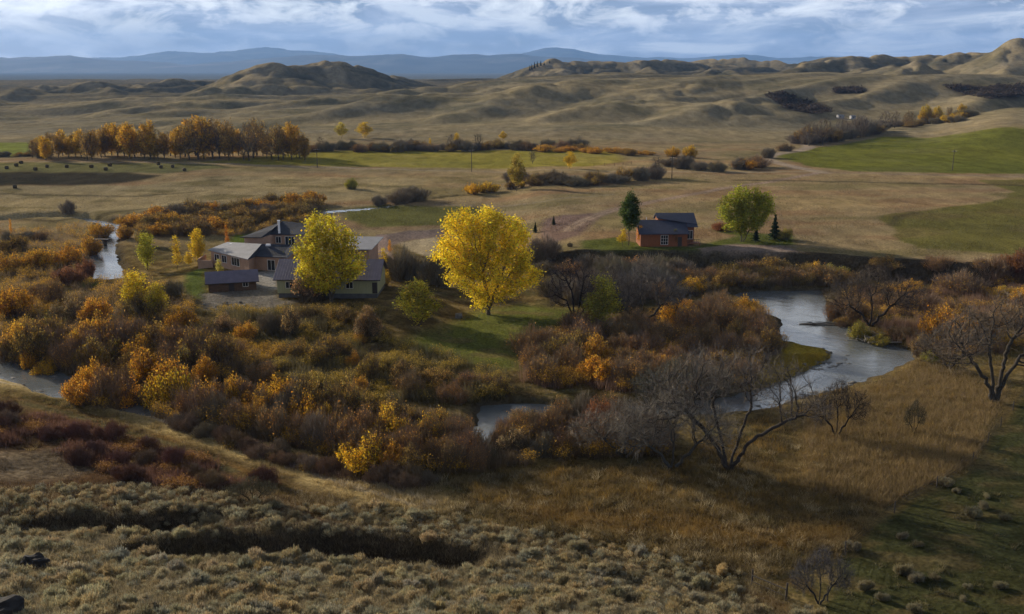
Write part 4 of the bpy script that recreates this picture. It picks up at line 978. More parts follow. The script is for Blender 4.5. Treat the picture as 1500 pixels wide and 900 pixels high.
# conifers
def conifer(seed, n=900):
    rng = np.random.default_rng(seed); t = rng.uniform(0, 1, n)**0.75; rad = (1-t)*0.30*(0.75+0.3*np.sin(t*40)); a = rng.uniform(0, 6.283, n)
    A = np.stack([0*t, 0*t, 0.10+0.9*t], 1); B = A+np.stack([np.cos(a)*rad, np.sin(a)*rad, -0.07*(1-t)+0*t], 1)
    P = A+(B-A)*rng.uniform(0.35, 1, n)[:, None]
    V = np.concatenate([ribbons(rng, A, B, 0.05, 0.5), leaf_quads(rng, P, 0.075)])
    lv = mesh_np('needles', V, quadF(len(V)//4), rep4(shade(rng, len(V)//4, 0.6, 1.3, 0.1))); lv.materials.append(SAGE)
    an = np.arange(6)*math.pi/3; ring = np.stack([np.cos(an), np.sin(an), 0*an], 1)
    TVv = np.concatenate([ring*0.022+[0, 0, -0.03], ring*0.004+[0, 0, 0.95]]); F = [(i, (i+1) % 6, 6+(i+1) % 6, 6+i) for i in range(6)]
    tr = mesh_np('conifer_wood', TVv, F, np.ones((12, 3))); tr.materials.append(BARK)
    return tr, None, lv
con = [conifer(1), conifer(2)]
for px, py, h, lab in [(784, 341, 16, 'small spruce just right of the golden cottonwood'), (811, 330, 14, 'small spruce beside the red gravel drive'), (1134, 352, 38, 'dark spruce to the right of the lime willow'), (1107, 354, 24, 'short dark spruce under the lime willow')]:
    place_tree(con[px % 2], px, py, h, 1.0, 'spruce_tree', lab, leafc=(0.040, 0.058, 0.028, 1), wide=1.0)
for px, py, h in [(776, 104, 8), (779, 103, 9), (783, 101, 10), (787, 99, 9), (792, 97, 8), (797, 96, 6), (805, 93, 5)]:
    r = place_tree(con[px % 2], px, py, h, 1.0, 'pine_tree', leafc=(0.03, 0.04, 0.025, 1), wide=0.9, group='pines on the hill shoulder')
    enroll(r, 'tiny dark pine', 'on the shoulder of the middle hill', px)

# ================================================================== sagebrush
def sage_mesh(k, n=420, wmul=1.0):
    rng = np.random.default_rng(300+k)
    nl = 7; lc = rng.uniform(-0.5, 0.5, (nl, 2)); lh = rng.uniform(0.6, 1.0, nl); li = rng.integers(0, nl, n)
    d = unit(np.stack([rng.normal(0, 1, n), rng.normal(0, 1, n), np.abs(rng.normal(0, 1.0, n))+0.25], 1))
    rr_ = rng.uniform(0.35, 1.0, n)**0.6
    c0 = np.concatenate([lc[li]*0.8, np.full((n, 1), 0.16)], 1)
    P = c0+d*np.array([0.5, 0.5, 0.8])*(rr_*lh[li])[:, None]
    L = rng.uniform(0.14, 0.34, n)[:, None]
    up = unit(d+np.array([0, 0, 0.9])+rng.normal(0, 0.3, (n, 3)))
    V = ribbons(rng, P-up*L*0.5, P+up*L*0.5, rng.uniform(0.022, 0.044, n)*wmul, 0.4)
    tone = 0.8+0.5*rng.uniform(0, 1, nl)[li]
    cc = shade(rng, n, 0.7, 1.25, 0.10, tone)
    # woody stems
    ns = n//6; j = rng.integers(0, n, ns); V2 = ribbons(rng, np.concatenate([lc[li[j]]*0.2, np.full((ns, 1), -0.05)], 1), P[j], 0.035, 0.4)
    return np.concatenate([V, V2]), np.concatenate([rep4(cc), rep4(np.tile([[0.55, 0.42, 0.33]], (ns, 1)))])
SG = []
for k in range(6):
    V, cc = sage_mesh(k, 1300); me = mesh_np('sagebrush', V, quadF(len(V)//4), cc); me.materials.append(SAGE); SG.append(me)
sage_poly = [(-60, 722), (120, 712), (260, 712), (330, 728), (450, 742), (560, 740), (680, 765), (820, 785), (980, 810), (1120, 850), (1210, 905), (1230, 960), (-60, 960)]
rg = np.random.default_rng(77)
cand = np.stack([rg.uniform(-60, 1230, 8500), rg.uniform(712, 958, 8500)], 1)
cand = cand[inside(cand[:, 0], cand[:, 1], sage_poly)]
cx, cy, cz = hit(cand[:, 0], cand[:, 1])
den = fbm(cx/7, cy/7, 3, 401)
gd = np.minimum(seg_dist(cx, cy, _g1)[0]+(cy > np.interp(cx, [p[0] for p in _g1], [p[1] for p in _g1]))*9, 9)
gtx, gty, _ = hit([1101, 1126, 1151, 1135], [858, 868, 880, 892]); keep = (den > -0.5) & (gd > 4.2) & (np.min([np.hypot(cx-a_, cy-b_) for a_, b_ in zip(gtx, gty)], 0) > 1.5)
cand, cx, cy, cz = cand[keep], cx[keep], cy[keep], cz[keep]
o_ = np.argsort(np.hypot(cx, cy)); cand, cx, cy, cz = cand[o_], cx[o_], cy[o_], cz[o_]
sel = []; grid = {}
for i in range(len(cx)):
    k = (int(cx[i]//1.0), int(cy[i]//1.0)); ok = True
    for a in (-1, 0, 1):
        for b_ in (-1, 0, 1):
            for j in grid.get((k[0]+a, k[1]+b_), ()):
                if math.hypot(cx[i]-cx[j], cy[i]-cy[j]) < 0.60: ok = False
    if ok: sel.append(i); grid.setdefault(k, []).append(i)
sel = np.array(sel); print('sage', len(sel))
SCOL = [(0.33, 0.30, 0.195), (0.34, 0.285, 0.165), (0.28, 0.265, 0.195), (0.38, 0.30, 0.165), (0.20, 0.18, 0.11)]
SL = ['pale grey-green', 'tan', 'silvery grey', 'straw coloured', 'dark olive']
# the 300 largest in view as individuals, the smaller rest as one mass
view = [i for i in sel if -20 < cand[i, 0] < 1230 and cand[i, 1] < 925]
szs = {i: rs.choice([rs.uniform(0.3, 0.75), rs.uniform(0.5, 1.2)])*rs.uniform(0.8, 1.15) for i in sel}
own = set(sorted(view, key=lambda i: -szs[i]/math.hypot(cx[i], cy[i]))[:295])
def sage_where(px, py):
    if py > 868: return 'at the very bottom of the slope view'
    if px < 400: return 'on the left of the near slope' if py > 800 else 'left of and behind the shaded gully'
    if px < 760: return 'on the slope in front of the shaded gully' if py > 805 else 'on the ledge behind the shaded gully'
    return 'on the slope toward the wooden gate'
mv, mc = [], []
lowp = [sage_mesh(20+k, 300, 1.5) for k in range(4)]
for i in sel:
    sz = szs[i]; ci = rs.choices(range(5), [5, 4, 2, 3, 1.4])[0]; rot = rs.uniform(0, 6.28)
    if i in own:
        o = link('sagebrush', SG[rs.randrange(6)]); o.location = (cx[i], cy[i], cz[i]-0.03); o.rotation_euler = (0, 0, rot); o.scale = (sz*1.05, sz*1.05, sz*0.92*rs.uniform(.8, 1.15))
        o.color = jit(rs, SCOL[ci], .1); o['category'] = 'sagebrush'; o['group'] = 'sagebrush clumps on the near slope'
        o['label'] = f'{SL[ci]} sagebrush clump {sage_where(cand[i, 0], cand[i, 1])}'
    else:
        V, cc = lowp[rs.randrange(4)]; c_, s_n = math.cos(rot), math.sin(rot)
        V = V@np.array([[c_, s_n, 0], [-s_n, c_, 0], [0, 0, 1]])*np.array([sz*1.05, sz*1.05, sz*0.92])+np.array([cx[i], cy[i], cz[i]-0.03])
        mv.append(V); mc.append(cc*np.array(SCOL[ci])[None]*rs.uniform(.85, 1.15))
# scattered pale sage on the mown field and the grass bench
rest = []
for px, py, w in [(1385, 712, 26), (1444, 730, 14), (1425, 758, 30), (1470, 762, 20), (1320, 790, 22), (1345, 800, 16), (1320, 842, 34), (1340, 852, 26), (1370, 850, 20), (1418, 862, 16), (1465, 862, 22), (1270, 865, 30), (1290, 880, 26), (1340, 896, 26), (1250, 805, 26), (1410, 880, 18), (1440, 745, 24), (1400, 722, 14)]:
    x, y, z, s, dep = metric(px, py); o = link('sagebrush', SG[px % 6]); o.location = (x, y, z-0.03); k = w*s/1.5
    o.scale = (k, k, k*0.9); o.rotation_euler = (0, 0, rs.uniform(0, 6)); o.color = jit(rs, (0.22, 0.195, 0.125), .1); o['category'] = 'sagebrush'; o['group'] = 'sagebrush on the lower right field'
    enroll(o, 'pale sagebrush tuft', 'on the lower right field', px)
GR2 = plant_mat('mass_of_plants', 0.25)
if mv:
    V = np.concatenate(mv); me = mesh_np('sagebrush_mass', V, quadF(len(V)//4), np.concatenate(mc)); o = link('sagebrush_mass', me, GR2, kind='stuff'); o.color = (1, 1, 1, 1)

# ================================================================== grass
def tufts(n, seed, poly, hgt, blades, width, jitter=0.22, name='grass', lean=0.35, tint=None, nz=None):
    rng = np.random.default_rng(seed); xs = [p[0] for p in poly]; ys = [p[1] for p in poly]
    p = np.stack([rng.uniform(min(xs), max(xs), n*2), rng.uniform(min(ys), max(ys), n*2)], 1); p = p[inside(p[:, 0], p[:, 1], poly)][:n]
    x, y, z = hit(p[:, 0], p[:, 1])
    ok = (Hg(x, y) > RIVER_Z+0.12); 
    if nz: ok &= fbm(x/nz[0], y/nz[0], 3, seed) > nz[1]
    x, y, z = x[ok], y[ok], z[ok]
    col = Cg(x, y)*rng.uniform(0.8, 1.35, len(x))[:, None]
    if tint is not None: k = rng.uniform(0, 1, len(x))[:, None]**1.5; col = col*(1-k)+np.array(tint)*k
    m = len(x); b = blades
    B = np.repeat(np.stack([x, y, z-0.03], 1), b, 0)+rng.normal(0, jitter, (m*b, 3))*np.array([1, 1, 0])
    hh = np.repeat(hgt*rng.uniform(0.5, 1.25, m), b)*rng.uniform(0.6, 1.1, m*b)
    T = B+np.concatenate([rng.normal(0, lean, (m*b, 2))*hh[:, None], hh[:, None]], 1)
    V = ribbons(rng, B, T, width*rng.uniform(.7, 1.3, m*b), 0.25)
    cc = np.repeat(col, b, 0)*rng.uniform(0.75, 1.3, m*b)[:, None]
    return V, rep4(cc)
GV = [tufts(30000, 510, [(-60, 715), (400, 712), (680, 765), (1120, 850), (1250, 960), (-60, 960)], 0.50, 9, 0.020, 0.2, nz=(5, -0.25), tint=(0.42, 0.35, 0.21)),
      tufts(26000, 515, [(-60, 254), (640, 256), (1100, 254), (1560, 256), (1560, 375), (1180, 372), (1100, 352), (860, 340), (700, 340), (480, 320), (200, 300), (-60, 322)], 0.35, 5, 0.10, 0.8, nz=(30, -0.1)),
      tufts(16000, 511, [(640, 690), (960, 680), (1180, 590), (1330, 560), (1400, 600), (1290, 745), (1235, 815), (1120, 850), (980, 810), (820, 785), (680, 765), (560, 740), (500, 700)], 0.40, 8, 0.03, 0.3, nz=(2.5, 0.02), tint=(0.34, 0.26, 0.13)),
      tufts(9000, 501, [(680, 690), (960, 680), (1180, 590), (1290, 560), (1345, 530), (1490, 570), (1425, 680), (1290, 745), (1235, 815), (1120, 850), (980, 810), (820, 785), (680, 765), (560, 740), (500, 700), (620, 700)], 0.55, 9, 0.035, tint=(0.26, 0.19, 0.09)),
      tufts(7000, 502, [(1180, 600), (1290, 560), (1345, 530), (1480, 560), (1425, 680), (1290, 745), (1180, 720)], 0.8, 9, 0.035, tint=(0.30, 0.215, 0.11)),
      tufts(9000, 503, [(-50, 550), (60, 575), (300, 632), (500, 695), (640, 735), (560, 745), (330, 728), (260, 712), (-50, 720)], 0.32, 8, 0.03, nz=(5, -0.1)),
      tufts(14000, 504, [(-60, 715), (400, 712), (680, 765), (1120, 850), (1250, 960), (-60, 960)], 0.26, 8, 0.022, 0.16, tint=(0.33, 0.27, 0.16)),
      tufts(6000, 505, [(1430, 680), (1600, 640), (1600, 960), (1230, 960), (1210, 900), (1235, 815), (1310, 752)], 0.13, 7, 0.02, 0.25, nz=(4, -0.05)),
      tufts(6000, 506, [(1060, 600), (1100, 560), (1140, 520), (1222, 518), (1190, 541), (1120, 575)], 0.35, 8, 0.035, tint=(0.50, 0.36, 0.06)),
      tufts(7000, 507, [(560, 460), (1130, 470), (1130, 600), (560, 600)], 0.35, 7, 0.04, nz=(6, -0.1)),
      tufts(7000, 508, [(-40, 395), (560, 440), (560, 560), (-40, 540)], 0.45, 7, 0.045, nz=(6, -0.2)),
      tufts(6000, 509, [(1200, 430), (1560, 400), (1560, 540), (1345, 530), (1260, 500)], 0.5, 7, 0.045, nz=(6, -0.2), tint=(0.2, 0.15, 0.06))]
V = np.concatenate([g[0] for g in GV]); cc = np.concatenate([g[1] for g in GV]); print('grass quads', len(V)//4)
o = link('grass', mesh_np('grass', V, quadF(len(V)//4), cc), GRASSM, kind='stuff'); o.color = (1, 1, 1, 1)
def clumps(n, seed, poly, size, colr):
    g = tufts(n, seed, poly, size, 34, 0.05, size*0.55, lean=0.45, nz=(3.5, 0.0), tint=colr); return g
CV = [clumps(1300, 701, [(640, 700), (960, 685), (1180, 640), (1290, 700), (1235, 815), (1120, 850), (980, 810), (820, 785), (680, 765), (560, 740), (500, 705)], 0.55, (0.48, 0.40, 0.24)),
      clumps(1000, 702, [(640, 700), (960, 685), (1180, 590), (1330, 580), (1290, 740), (1235, 815), (1120, 850), (820, 785), (680, 765), (540, 735)], 0.6, (0.12, 0.10, 0.05)),
      clumps(900, 703, [(640, 680), (980, 680), (1180, 560), (1400, 570), (1290, 740), (980, 760), (700, 740)], 0.7, (0.32, 0.20, 0.05)),
      clumps(700, 704, [(-40, 560), (100, 585), (300, 640), (520, 705), (600, 740), (420, 730), (200, 700), (-40, 640)], 0.5, (0.26, 0.19, 0.08)),
      clumps(260, 705, [(1430, 680), (1560, 640), (1560, 940), (1230, 940), (1210, 900), (1235, 815), (1310, 752)], 0.35, (0.22, 0.19, 0.10))]
V = np.concatenate([g[0] for g in CV]); cc = np.concatenate([g[1] for g in CV])
o = link('low_scrub', mesh_np('low_scrub', V, quadF(len(V)//4), cc), GRASSM, kind='stuff'); o.color = (1, 1, 1, 1)
# tangled undergrowth of thin willow shoots that fills the thickets
def shoots(n, seed, poly, hgt, colr, leafc, lf=0.35):
    rng = np.random.default_rng(seed); xs = [p[0] for p in poly]; ys = [p[1] for p in poly]
    p = np.stack([rng.uniform(min(xs), max(xs), n*3), rng.uniform(min(ys), max(ys), n*3)], 1); p = p[inside(p[:, 0], p[:, 1], poly)][:n]
    x, y, z = hit(p[:, 0], p[:, 1]); ok = (z > RIVER_Z+0.15) & (fbm(x/8, y/8, 3, seed) > -0.22); x, y, z = x[ok], y[ok], z[ok]; m = len(x); b = 14
    hh = np.repeat(hgt*(0.75+0.8*fbm(x/6, y/6, 3, seed+1)), b)*rng.uniform(0.55, 1.1, m*b)
    B = np.repeat(np.stack([x, y, z-0.05], 1), b, 0)+rng.normal(0, 0.35, (m*b, 3))*np.array([1, 1, 0])
    T = B+np.stack([rng.normal(0, 0.18, m*b)*hh, rng.normal(0, 0.18, m*b)*hh, hh], 1)
    base = np.repeat(np.array(colr)*rng.uniform(0.75, 1.3, (m, 1)), b, 0)
    V = ribbons(rng, B, T, 0.045, 0.35); cc = base*rng.uniform(0.75, 1.3, (m*b, 1))
    hot = fbm(x/5, y/5, 3, seed+2) > (0.16-0.3*lf); k = np.nonzero(np.repeat(hot, b))[0]; k = np.repeat(k, 4)
    t = rng.uniform(0.55, 1.05, len(k))[:, None]; P = B[k]*(1-t)+T[k]*t+rng.normal(0, 0.12, (len(k), 3))
    V2 = leaf_quads(rng, P, 0.17); c2 = np.array(leafc)*rng.uniform(0.6, 1.3, (len(k), 1))
    return np.concatenate([V, V2]), np.concatenate([rep4(cc), rep4(c2)])
TAN_ = (0.20, 0.145, 0.085); MAR = (0.20, 0.125, 0.085); OL = (0.15, 0.125, 0.06); OR_ = (0.58, 0.34, 0.04)
RDK = (0.155, 0.085, 0.060)
SV_ = [shoots(2600, 620, [(-20, 600), (80, 612), (200, 645), (330, 685), (420, 712), (250, 716), (140, 690), (60, 655), (-20, 655)], 1.0, RDK, (0.3, 0.16, 0.05), 0.0),
       shoots(1400, 621, [(240, 618), (330, 640), (440, 672), (560, 700), (640, 715), (560, 712), (440, 690), (330, 655)], 1.0, (0.17, 0.11, 0.085), (0.3, 0.2, 0.05), 0.0),
       shoots(3600, 601, [(90, 566), (200, 585), (330, 590), (470, 600), (640, 610), (700, 640), (690, 692), (590, 700), (480, 670), (380, 645), (240, 615), (110, 592)], 2.4, TAN_, OR_, 0.75),
       shoots(2600, 602, [(-30, 470), (60, 480), (200, 480), (330, 500), (420, 520), (330, 560), (210, 565), (90, 545), (-30, 520)], 2.2, TAN_, OR_, 0.8),
       shoots(3000, 603, [(770, 510), (850, 485), (960, 460), (1060, 450), (1130, 460), (1135, 505), (1100, 560), (1040, 578), (960, 578), (830, 574), (760, 560)], 2.2, MAR, OR_, 0.7),
       shoots(2200, 604, [(400, 520), (560, 500), (740, 550), (740, 585), (640, 596), (480, 590), (380, 560)], 1.8, OL, (0.4, 0.28, 0.05), 0.3),
       shoots(1800, 605, [(-20, 340), (150, 330), (160, 400), (280, 430), (290, 480), (120, 470), (-20, 460)], 2.2, TAN_, OR_, 0.5),
       shoots(1400, 606, [(190, 325), (330, 308), (460, 297), (460, 320), (360, 345), (210, 350)], 2.4, TAN_, OR_, 0.8),
       shoots(1500, 607, [(790, 400), (860, 394), (1000, 398), (1230, 402), (1235, 418), (1080, 424), (985, 440), (900, 455), (810, 445)], 2.2, (0.16, 0.13, 0.095), (0.36, 0.26, 0.05), 0.1),
       shoots(1700, 608, [(1215, 440), (1300, 420), (1540, 400), (1560, 500), (1480, 520), (1360, 520), (1260, 480)], 2.0, MAR, OR_, 0.15),
       shoots(1500, 609, [(700, 650), (760, 622), (880, 622), (960, 630), (980, 665), (880, 672), (700, 690)], 2.2, TAN_, OR_, 0.2),
       shoots(1300, 610, [(280, 455), (420, 455), (560, 450), (560, 500), (400, 520), (290, 500)], 1.6, OL, (0.45, 0.3, 0.05), 0.3)]
V = np.concatenate([g[0] for g in SV_]); cc = np.concatenate([g[1] for g in SV_]); print('shoot quads', len(V)//4)
o = link('willow_undergrowth', mesh_np('willow_undergrowth', V, quadF(len(V)//4), cc), GRASSM, kind='stuff'); o.color = (1, 1, 1, 1)
# coulee brush on the bench faces, a mass of dark shrubs
def brush_mass(name, polys, n, seed, colr, hm=2.2):
    rng = np.random.default_rng(seed); mv = []; mc = []
    for poly in polys:
        xs = [p[0] for p in poly]; ys = [p[1] for p in poly]
        p = np.stack([rng.uniform(min(xs), max(xs), n), rng.uniform(min(ys), max(ys), n)], 1); p = p[inside(p[:, 0], p[:, 1], poly)]
        x, y, z = hit(p[:, 0], p[:, 1])
        for i in range(len(x)):
            m = 34; s = rng.uniform(0.6, 1.3)*hm
            P = np.array([x[i], y[i], z[i]])+np.abs(rng.normal(0, 0.5, (m, 3)))*s*np.array([1, 1, 0.75])*np.where(rng.uniform(size=(m, 3)) < 0.5, -1, 1)**np.array([1, 1, 0])
            mv.append(leaf_quads(rng, P, 0.5*s)); mc.append(rep4(shade(rng, m, 0.6, 1.3, 0.1)*np.array(colr)*rng.uniform(.8, 1.3)))
    V = np.concatenate(mv); o = link(name, mesh_np(name, V, quadF(len(V)//4), np.concatenate(mc)), GR2, kind='stuff'); o.color = (1, 1, 1, 1)
brush_mass('coulee_brush', [[(1118, 138), (1150, 136), (1190, 150), (1222, 164), (1190, 168), (1150, 160)], [(1378, 124), (1440, 128), (1500, 122), (1520, 140), (1450, 145), (1400, 136)], [(1222, 131), (1260, 129), (1265, 136), (1225, 137)]], 420, 3, (0.060, 0.046, 0.040))
# ================================================================== buildings
def simple(name, col, rough=0.7, noise=None, spec=0.2, metal=0.0):
    m, t, b = newmat(name); b.inputs['Roughness'].default_value = rough; b.inputs['Specular IOR Level'].default_value = spec; b.inputs['Metallic'].default_value = metal
    if noise:
        sc, vec, amp = noise; co = t.nodes.new('ShaderNodeTexCoord').outputs['Object']
        k = ramp_n(t, noise_n(t, mapping_n(t, co, vec), sc, 4, 0.6), [(0.3, 1-amp), (0.7, 1+amp)])
        c = mix_n(t, 1.0, (*col,), k, 'MULTIPLY'); t.links.new(c, b.inputs['Base Color'])
    else: b.inputs['Base Color'].default_value = (*col, 1)
    return m
def seam_roof(name, col, pitch=0.5, rough=0.45):
    m, t, b = newmat(name); b.inputs['Roughness'].default_value = rough+0.15; b.inputs['Specular IOR Level'].default_value = 0.3
    co = t.nodes.new('ShaderNodeTexCoord').outputs['Object']; sp = t.nodes.new('ShaderNodeSeparateXYZ'); t.links.new(co, sp.inputs[0])
    fr = math_n(t, 'FRACT', math_n(t, 'MULTIPLY', sp.outputs['X'], 1/pitch)); rib = ramp_n(t, fr, [(0.0, 1.0), (0.08, 0.0), (0.92, 0.0), (1.0, 1.0)])
    k = ramp_n(t, noise_n(t, co, 0.8, 4, 0.6), [(0.3, 0.85), (0.7, 1.15)])
    t.links.new(mix_n(t, 1.0, (*col,), k, 'MULTIPLY'), b.inputs['Base Color'])
    bp = t.nodes.new('ShaderNodeBump'); bp.inputs['Strength'].default_value = 0.7; bp.inputs['Distance'].default_value = 0.03
    t.links.new(rib, bp.inputs['Height']); t.links.new(bp.outputs[0], b.inputs['Normal']); return m
M_PURPLE = seam_roof('mauve_metal_roof', (0.135, 0.120, 0.165)); M_DARKROOF = seam_roof('dark_shingle_roof', (0.032, 0.036, 0.050), 0.35, 0.7)
M_GREYROOF = seam_roof('grey_metal_roof', (0.20, 0.205, 0.225), 0.4, 0.5); M_BLUEROOF = seam_roof('slate_blue_metal_roof', (0.050, 0.055, 0.085), 0.45, 0.6)
M_PINK = simple('tan_pink_stucco', (0.37, 0.235, 0.16), 0.9, (0.9, (1, 1, 1), 0.15)); M_CREAM = simple('pale_green_board_siding', (0.30, 0.30, 0.17), 0.8, (1.5, (4, 4, .4), 0.12))
M_LOG = simple('brown_logs', (0.115, 0.070, 0.042), 0.85, (2.0, (0.4, 0.4, 5), 0.4)); M_ORANGE = simple('orange_stained_wood', (0.21, 0.074, 0.030), 0.65, (2.5, (3, 3, .5), 0.25))
M_GLASS = simple('window_glass', (0.02, 0.024, 0.03), 0.08, None, 0.6); M_WHITE = simple('white_painted_frame', (0.62, 0.60, 0.56), 0.5); M_TRIM = simple('dark_fascia', (0.05, 0.04, 0.035), 0.7)
M_GALV = simple('bright_flue_metal', (0.72, 0.72, 0.74), 0.35, None, 0.5); M_FOUND = simple('dark_concrete', (0.10, 0.10, 0.10), 0.9, (1.2, (1, 1, 1), .2)); M_POST = simple('weathered_wood', (0.07, 0.06, 0.05), 0.9, (3, (3, 3, .4), .3))
M_ROCK = simple('dark_lava_rock', (0.030, 0.029, 0.030), 0.9, (1.6, (1, 1, 1), .45)); M_STONE = simple('grey_stone', (0.15, 0.14, 0.125), 0.9, (1.4, (1, 1, 1), .3)); M_DRIFT = simple('bleached_driftwood', (0.26, 0.23, 0.19), 0.9, (2, (1, 1, 1), .3))
M_HAY = simple('weathered_hay', (0.075, 0.058, 0.034), 1.0, (3, (1, 1, 1), .35)); M_WHITEP = simple('white_painted_metal', (0.30, 0.30, 0.31), 0.5)
def prism(pts, z0, z1):
    """closed vertical prism of a footprint (anticlockwise)"""
    n = len(pts); V = [(x, y, z0) for x, y in pts]+[(x, y, z1) for x, y in pts]
    F = [tuple(range(n))[::-1], tuple(range(n, 2*n))]+[(i, (i+1) % n, n+(i+1) % n, n+i) for i in range(n)]
    return V, F
def box(x0, x1, y0, y1, z0, z1): return prism([(x0, y0), (x1, y0), (x1, y1), (x0, y1)], z0, z1)
def poly_mesh(name, pieces):
    V, F = [], []
    for v, f in pieces:
        o = len(V); V += [tuple(q) for q in v]; F += [tuple(i+o for i in g) for g in f]
    me = bpy.data.meshes.new(name); me.from_pydata(V, [], F); me.update(); return me
def slab(pts, th):
    """roof plane with thickness: pts anticlockwise from above"""
    n = len(pts); V = list(pts)+[(x, y, z-th) for x, y, z in pts]
    F = [tuple(range(n)), tuple(range(n, 2*n))[::-1]]+[(i, n+i, n+(i+1) % n, (i+1) % n)[::-1] for i in range(n)]
    return V, F
def part(name, pieces, mat, parent): return link(name, poly_mesh(name, pieces), mat, parent)
def window(parent, x0, x1, z0, z1, y, mullions=1, frame=M_WHITE, transom=0):
    """window in a wall whose outside face lies at local y, facing -y; the frame stands proud"""
    t = 0.07; P = [box(x0-t, x0, y-0.05, y-0.003, z0-t, z1+t), box(x1, x1+t, y-0.05, y-0.003, z0-t, z1+t), box(x0, x1, y-0.05, y-0.003, z0-t, z0), box(x0, x1, y-0.05, y-0.003, z1, z1+t)]
    for i in range(mullions):
        xm = x0+(x1-x0)*(i+1)/(mullions+1); P.append(box(xm-0.03, xm+0.03, y-0.045, y-0.02, z0, z1))
    for i in range(transom):
        zm = z0+(z1-z0)*(i+1)/(transom+1); P.append(box(x0, x1, y-0.042, y-0.021, zm-0.02, zm+0.02))
    f = part('window', P, frame, parent); part('pane', [box(x0, x1, y-0.016, y-0.004, z0, z1)], M_GLASS, f)
def gable(o, L, D, hw, hr, over=0.5, roofm=M_PURPLE, wallm=M_CREAM, x0=0, base=0.0, found=0):
    """long building along x, ridge along x, front face at y=0 (camera side)"""
    x1 = x0+L
    gv = [(x0, 0, base), (x1, 0, base), (x1, D, base), (x0, D, base), (x0, 0, hw), (x1, 0, hw), (x1, D, hw), (x0, D, hw), (x0, D/2, hr-0.02), (x1, D/2, hr-0.02)]
    gf = [(3, 2, 1, 0), (0, 1, 5, 4), (2, 3, 7, 6), (1, 2, 6, 9, 5), (3, 0, 4, 8, 7), (4, 5, 9, 8), (6, 7, 8, 9)]
    part('wall', [(gv, gf)], wallm, o)
    sl = (hr-hw)/(D/2); th = 0.12; e = hw-sl*over+th+0.03; rz_ = hr+th+0.03
    part('roof', [slab([(x0-over, -over, e), (x1+over, -over, e), (x1+over, D/2, rz_), (x0-over, D/2, rz_)], th), slab([(x0-over, D/2+0.002, rz_-0.002), (x1+over, D/2+0.002, rz_-0.002), (x1+over, D+over, e), (x0-over, D+over, e)], th)], roofm, o)
    part('fascia', [box(x0-over+.01, x1+over-.01, -over-0.05, -over-0.004, e-th-0.05, e-0.02)], M_TRIM, o)
def house_root(name, px, py, rz, label, cat, z=None):
    x, y, zz = hit1(px, py); r = root_at(name, x, y, zz if z is None else z, rz, (1, 1, 1), cat); r['label'] = label; return r

# long shed with mauve roof
r = house_root('long_shed', 407, 437, R(-1), 'long pale green shed with mauve metal roof behind the yellow-green cottonwood', 'shed')
gable(r, 18.2, 9.5, 3.7, 6.2, 0.6, M_PURPLE, M_CREAM, 0, base=0.9)
part('foundation', [box(0.15, 18.0, 0.15, 9.3, -0.8, 0.895)], M_FOUND, r)  # plain dark concrete base
window(r, 1.6, 2.8, 1.9, 3.0, 0, 1); window(r, 12.5, 13.7, 1.9, 3.0, 0, 1)
part('door', [box(17.2, 18.1, -0.05, -0.004, 0.95, 2.95)], M_TRIM, r)
# log shed
r = house_root('log_shed', 306, 429, R(17), 'low dark log shed with mauve metal roof left of the gravel yard', 'shed')
gable(r, 8.6, 5.2, 1.9, 3.3, 0.55, M_PURPLE, M_LOG, 0, base=-0.6)
part('log_course', [box(-0.03+0.0, 8.63, -0.05, -0.004, 0.15+0.34*i, 0.15+0.34*i+0.26) for i in range(5)], M_LOG, r)
part('door', [box(3.6, 4.6, -0.09, -0.052, 0.0, 1.75)], M_TRIM, r); window(r, 6.2, 7.1, 0.8, 1.5, -0.052, 1)

# ranch house: upper dark-roofed block, low grey wing, and the right wing
x0, y0, zb = hit1(392, 402)
H0 = root_at('ranch_house', x0, y0, zb, 0, (1, 1, 1), 'house'); H0['label'] = 'large tan ranch house with dark and grey low-pitched roofs, left of the cottonwoods'
def L3(px, py, z):                                     # pixel on a level z above the house base -> local point
    x, y = plane(px, py, zb+z); return (float(x)-x0, float(y)-y0, z)
def off(p, dx, dy, dz=0): return (p[0]+dx, p[1]+dy, p[2]+dz)
# low wing
ez = 3.0
e1 = L3(304, 366, ez); e2 = L3(363, 380, ez); e3 = L3(374, 375.5, ez); e4 = L3(420, 377.5, ez)
r1 = (e1[0]+3.2, e1[1]+3.6, ez+1.0); r2 = (e2[0]+1.2, e2[1]+7.0, ez+1.9); r4 = (e4[0]+0.3, e4[1]+6.0, ez+1.6)
k1 = (e1[0]+1.5, e1[1]+9.5, ez); k4 = (e4[0]+0.5, e4[1]+11, ez)
part('roof', [slab([e1, e2, r2, r1], 0.14)], M_GREYROOF, H0)  # lit left slope, its light put into a paler roof colour
part('roof', [slab([e2, e3, r2], 0.14), slab([e3, e4, r4, r2], 0.14)], M_DARKROOF, H0)
part('roof', [slab([r1, r2, r4, k4, k1], 0.14), slab([e1, r1, k1], 0.14), slab([e4, k4, r4], 0.14)], M_GREYROOF, H0)
def inset(pts, d):
    c = np.mean(pts, 0); return [tuple(np.array(p)-(np.array(p)-c)/np.linalg.norm(np.array(p)-c)*d) for p in pts]
fw = inset([e1[:2], e2[:2], e3[:2], e4[:2], k4[:2], k1[:2]], 0.75)
part('wall', [prism(fw, -0.8, ez-0.16)], M_PINK, H0)
part('skylight', [box(e1[0]+4.3, e1[0]+5.2, e1[1]+1.2, e1[1]+2.0, ez+0.55, ez+1.05)], M_GALV, H0)
part('skylight', [box(r2[0]+1.0, r2[0]+1.9, r2[1]-0.9, r2[1]-0.2, ez+1.55, ez+1.95)], M_GALV, H0)
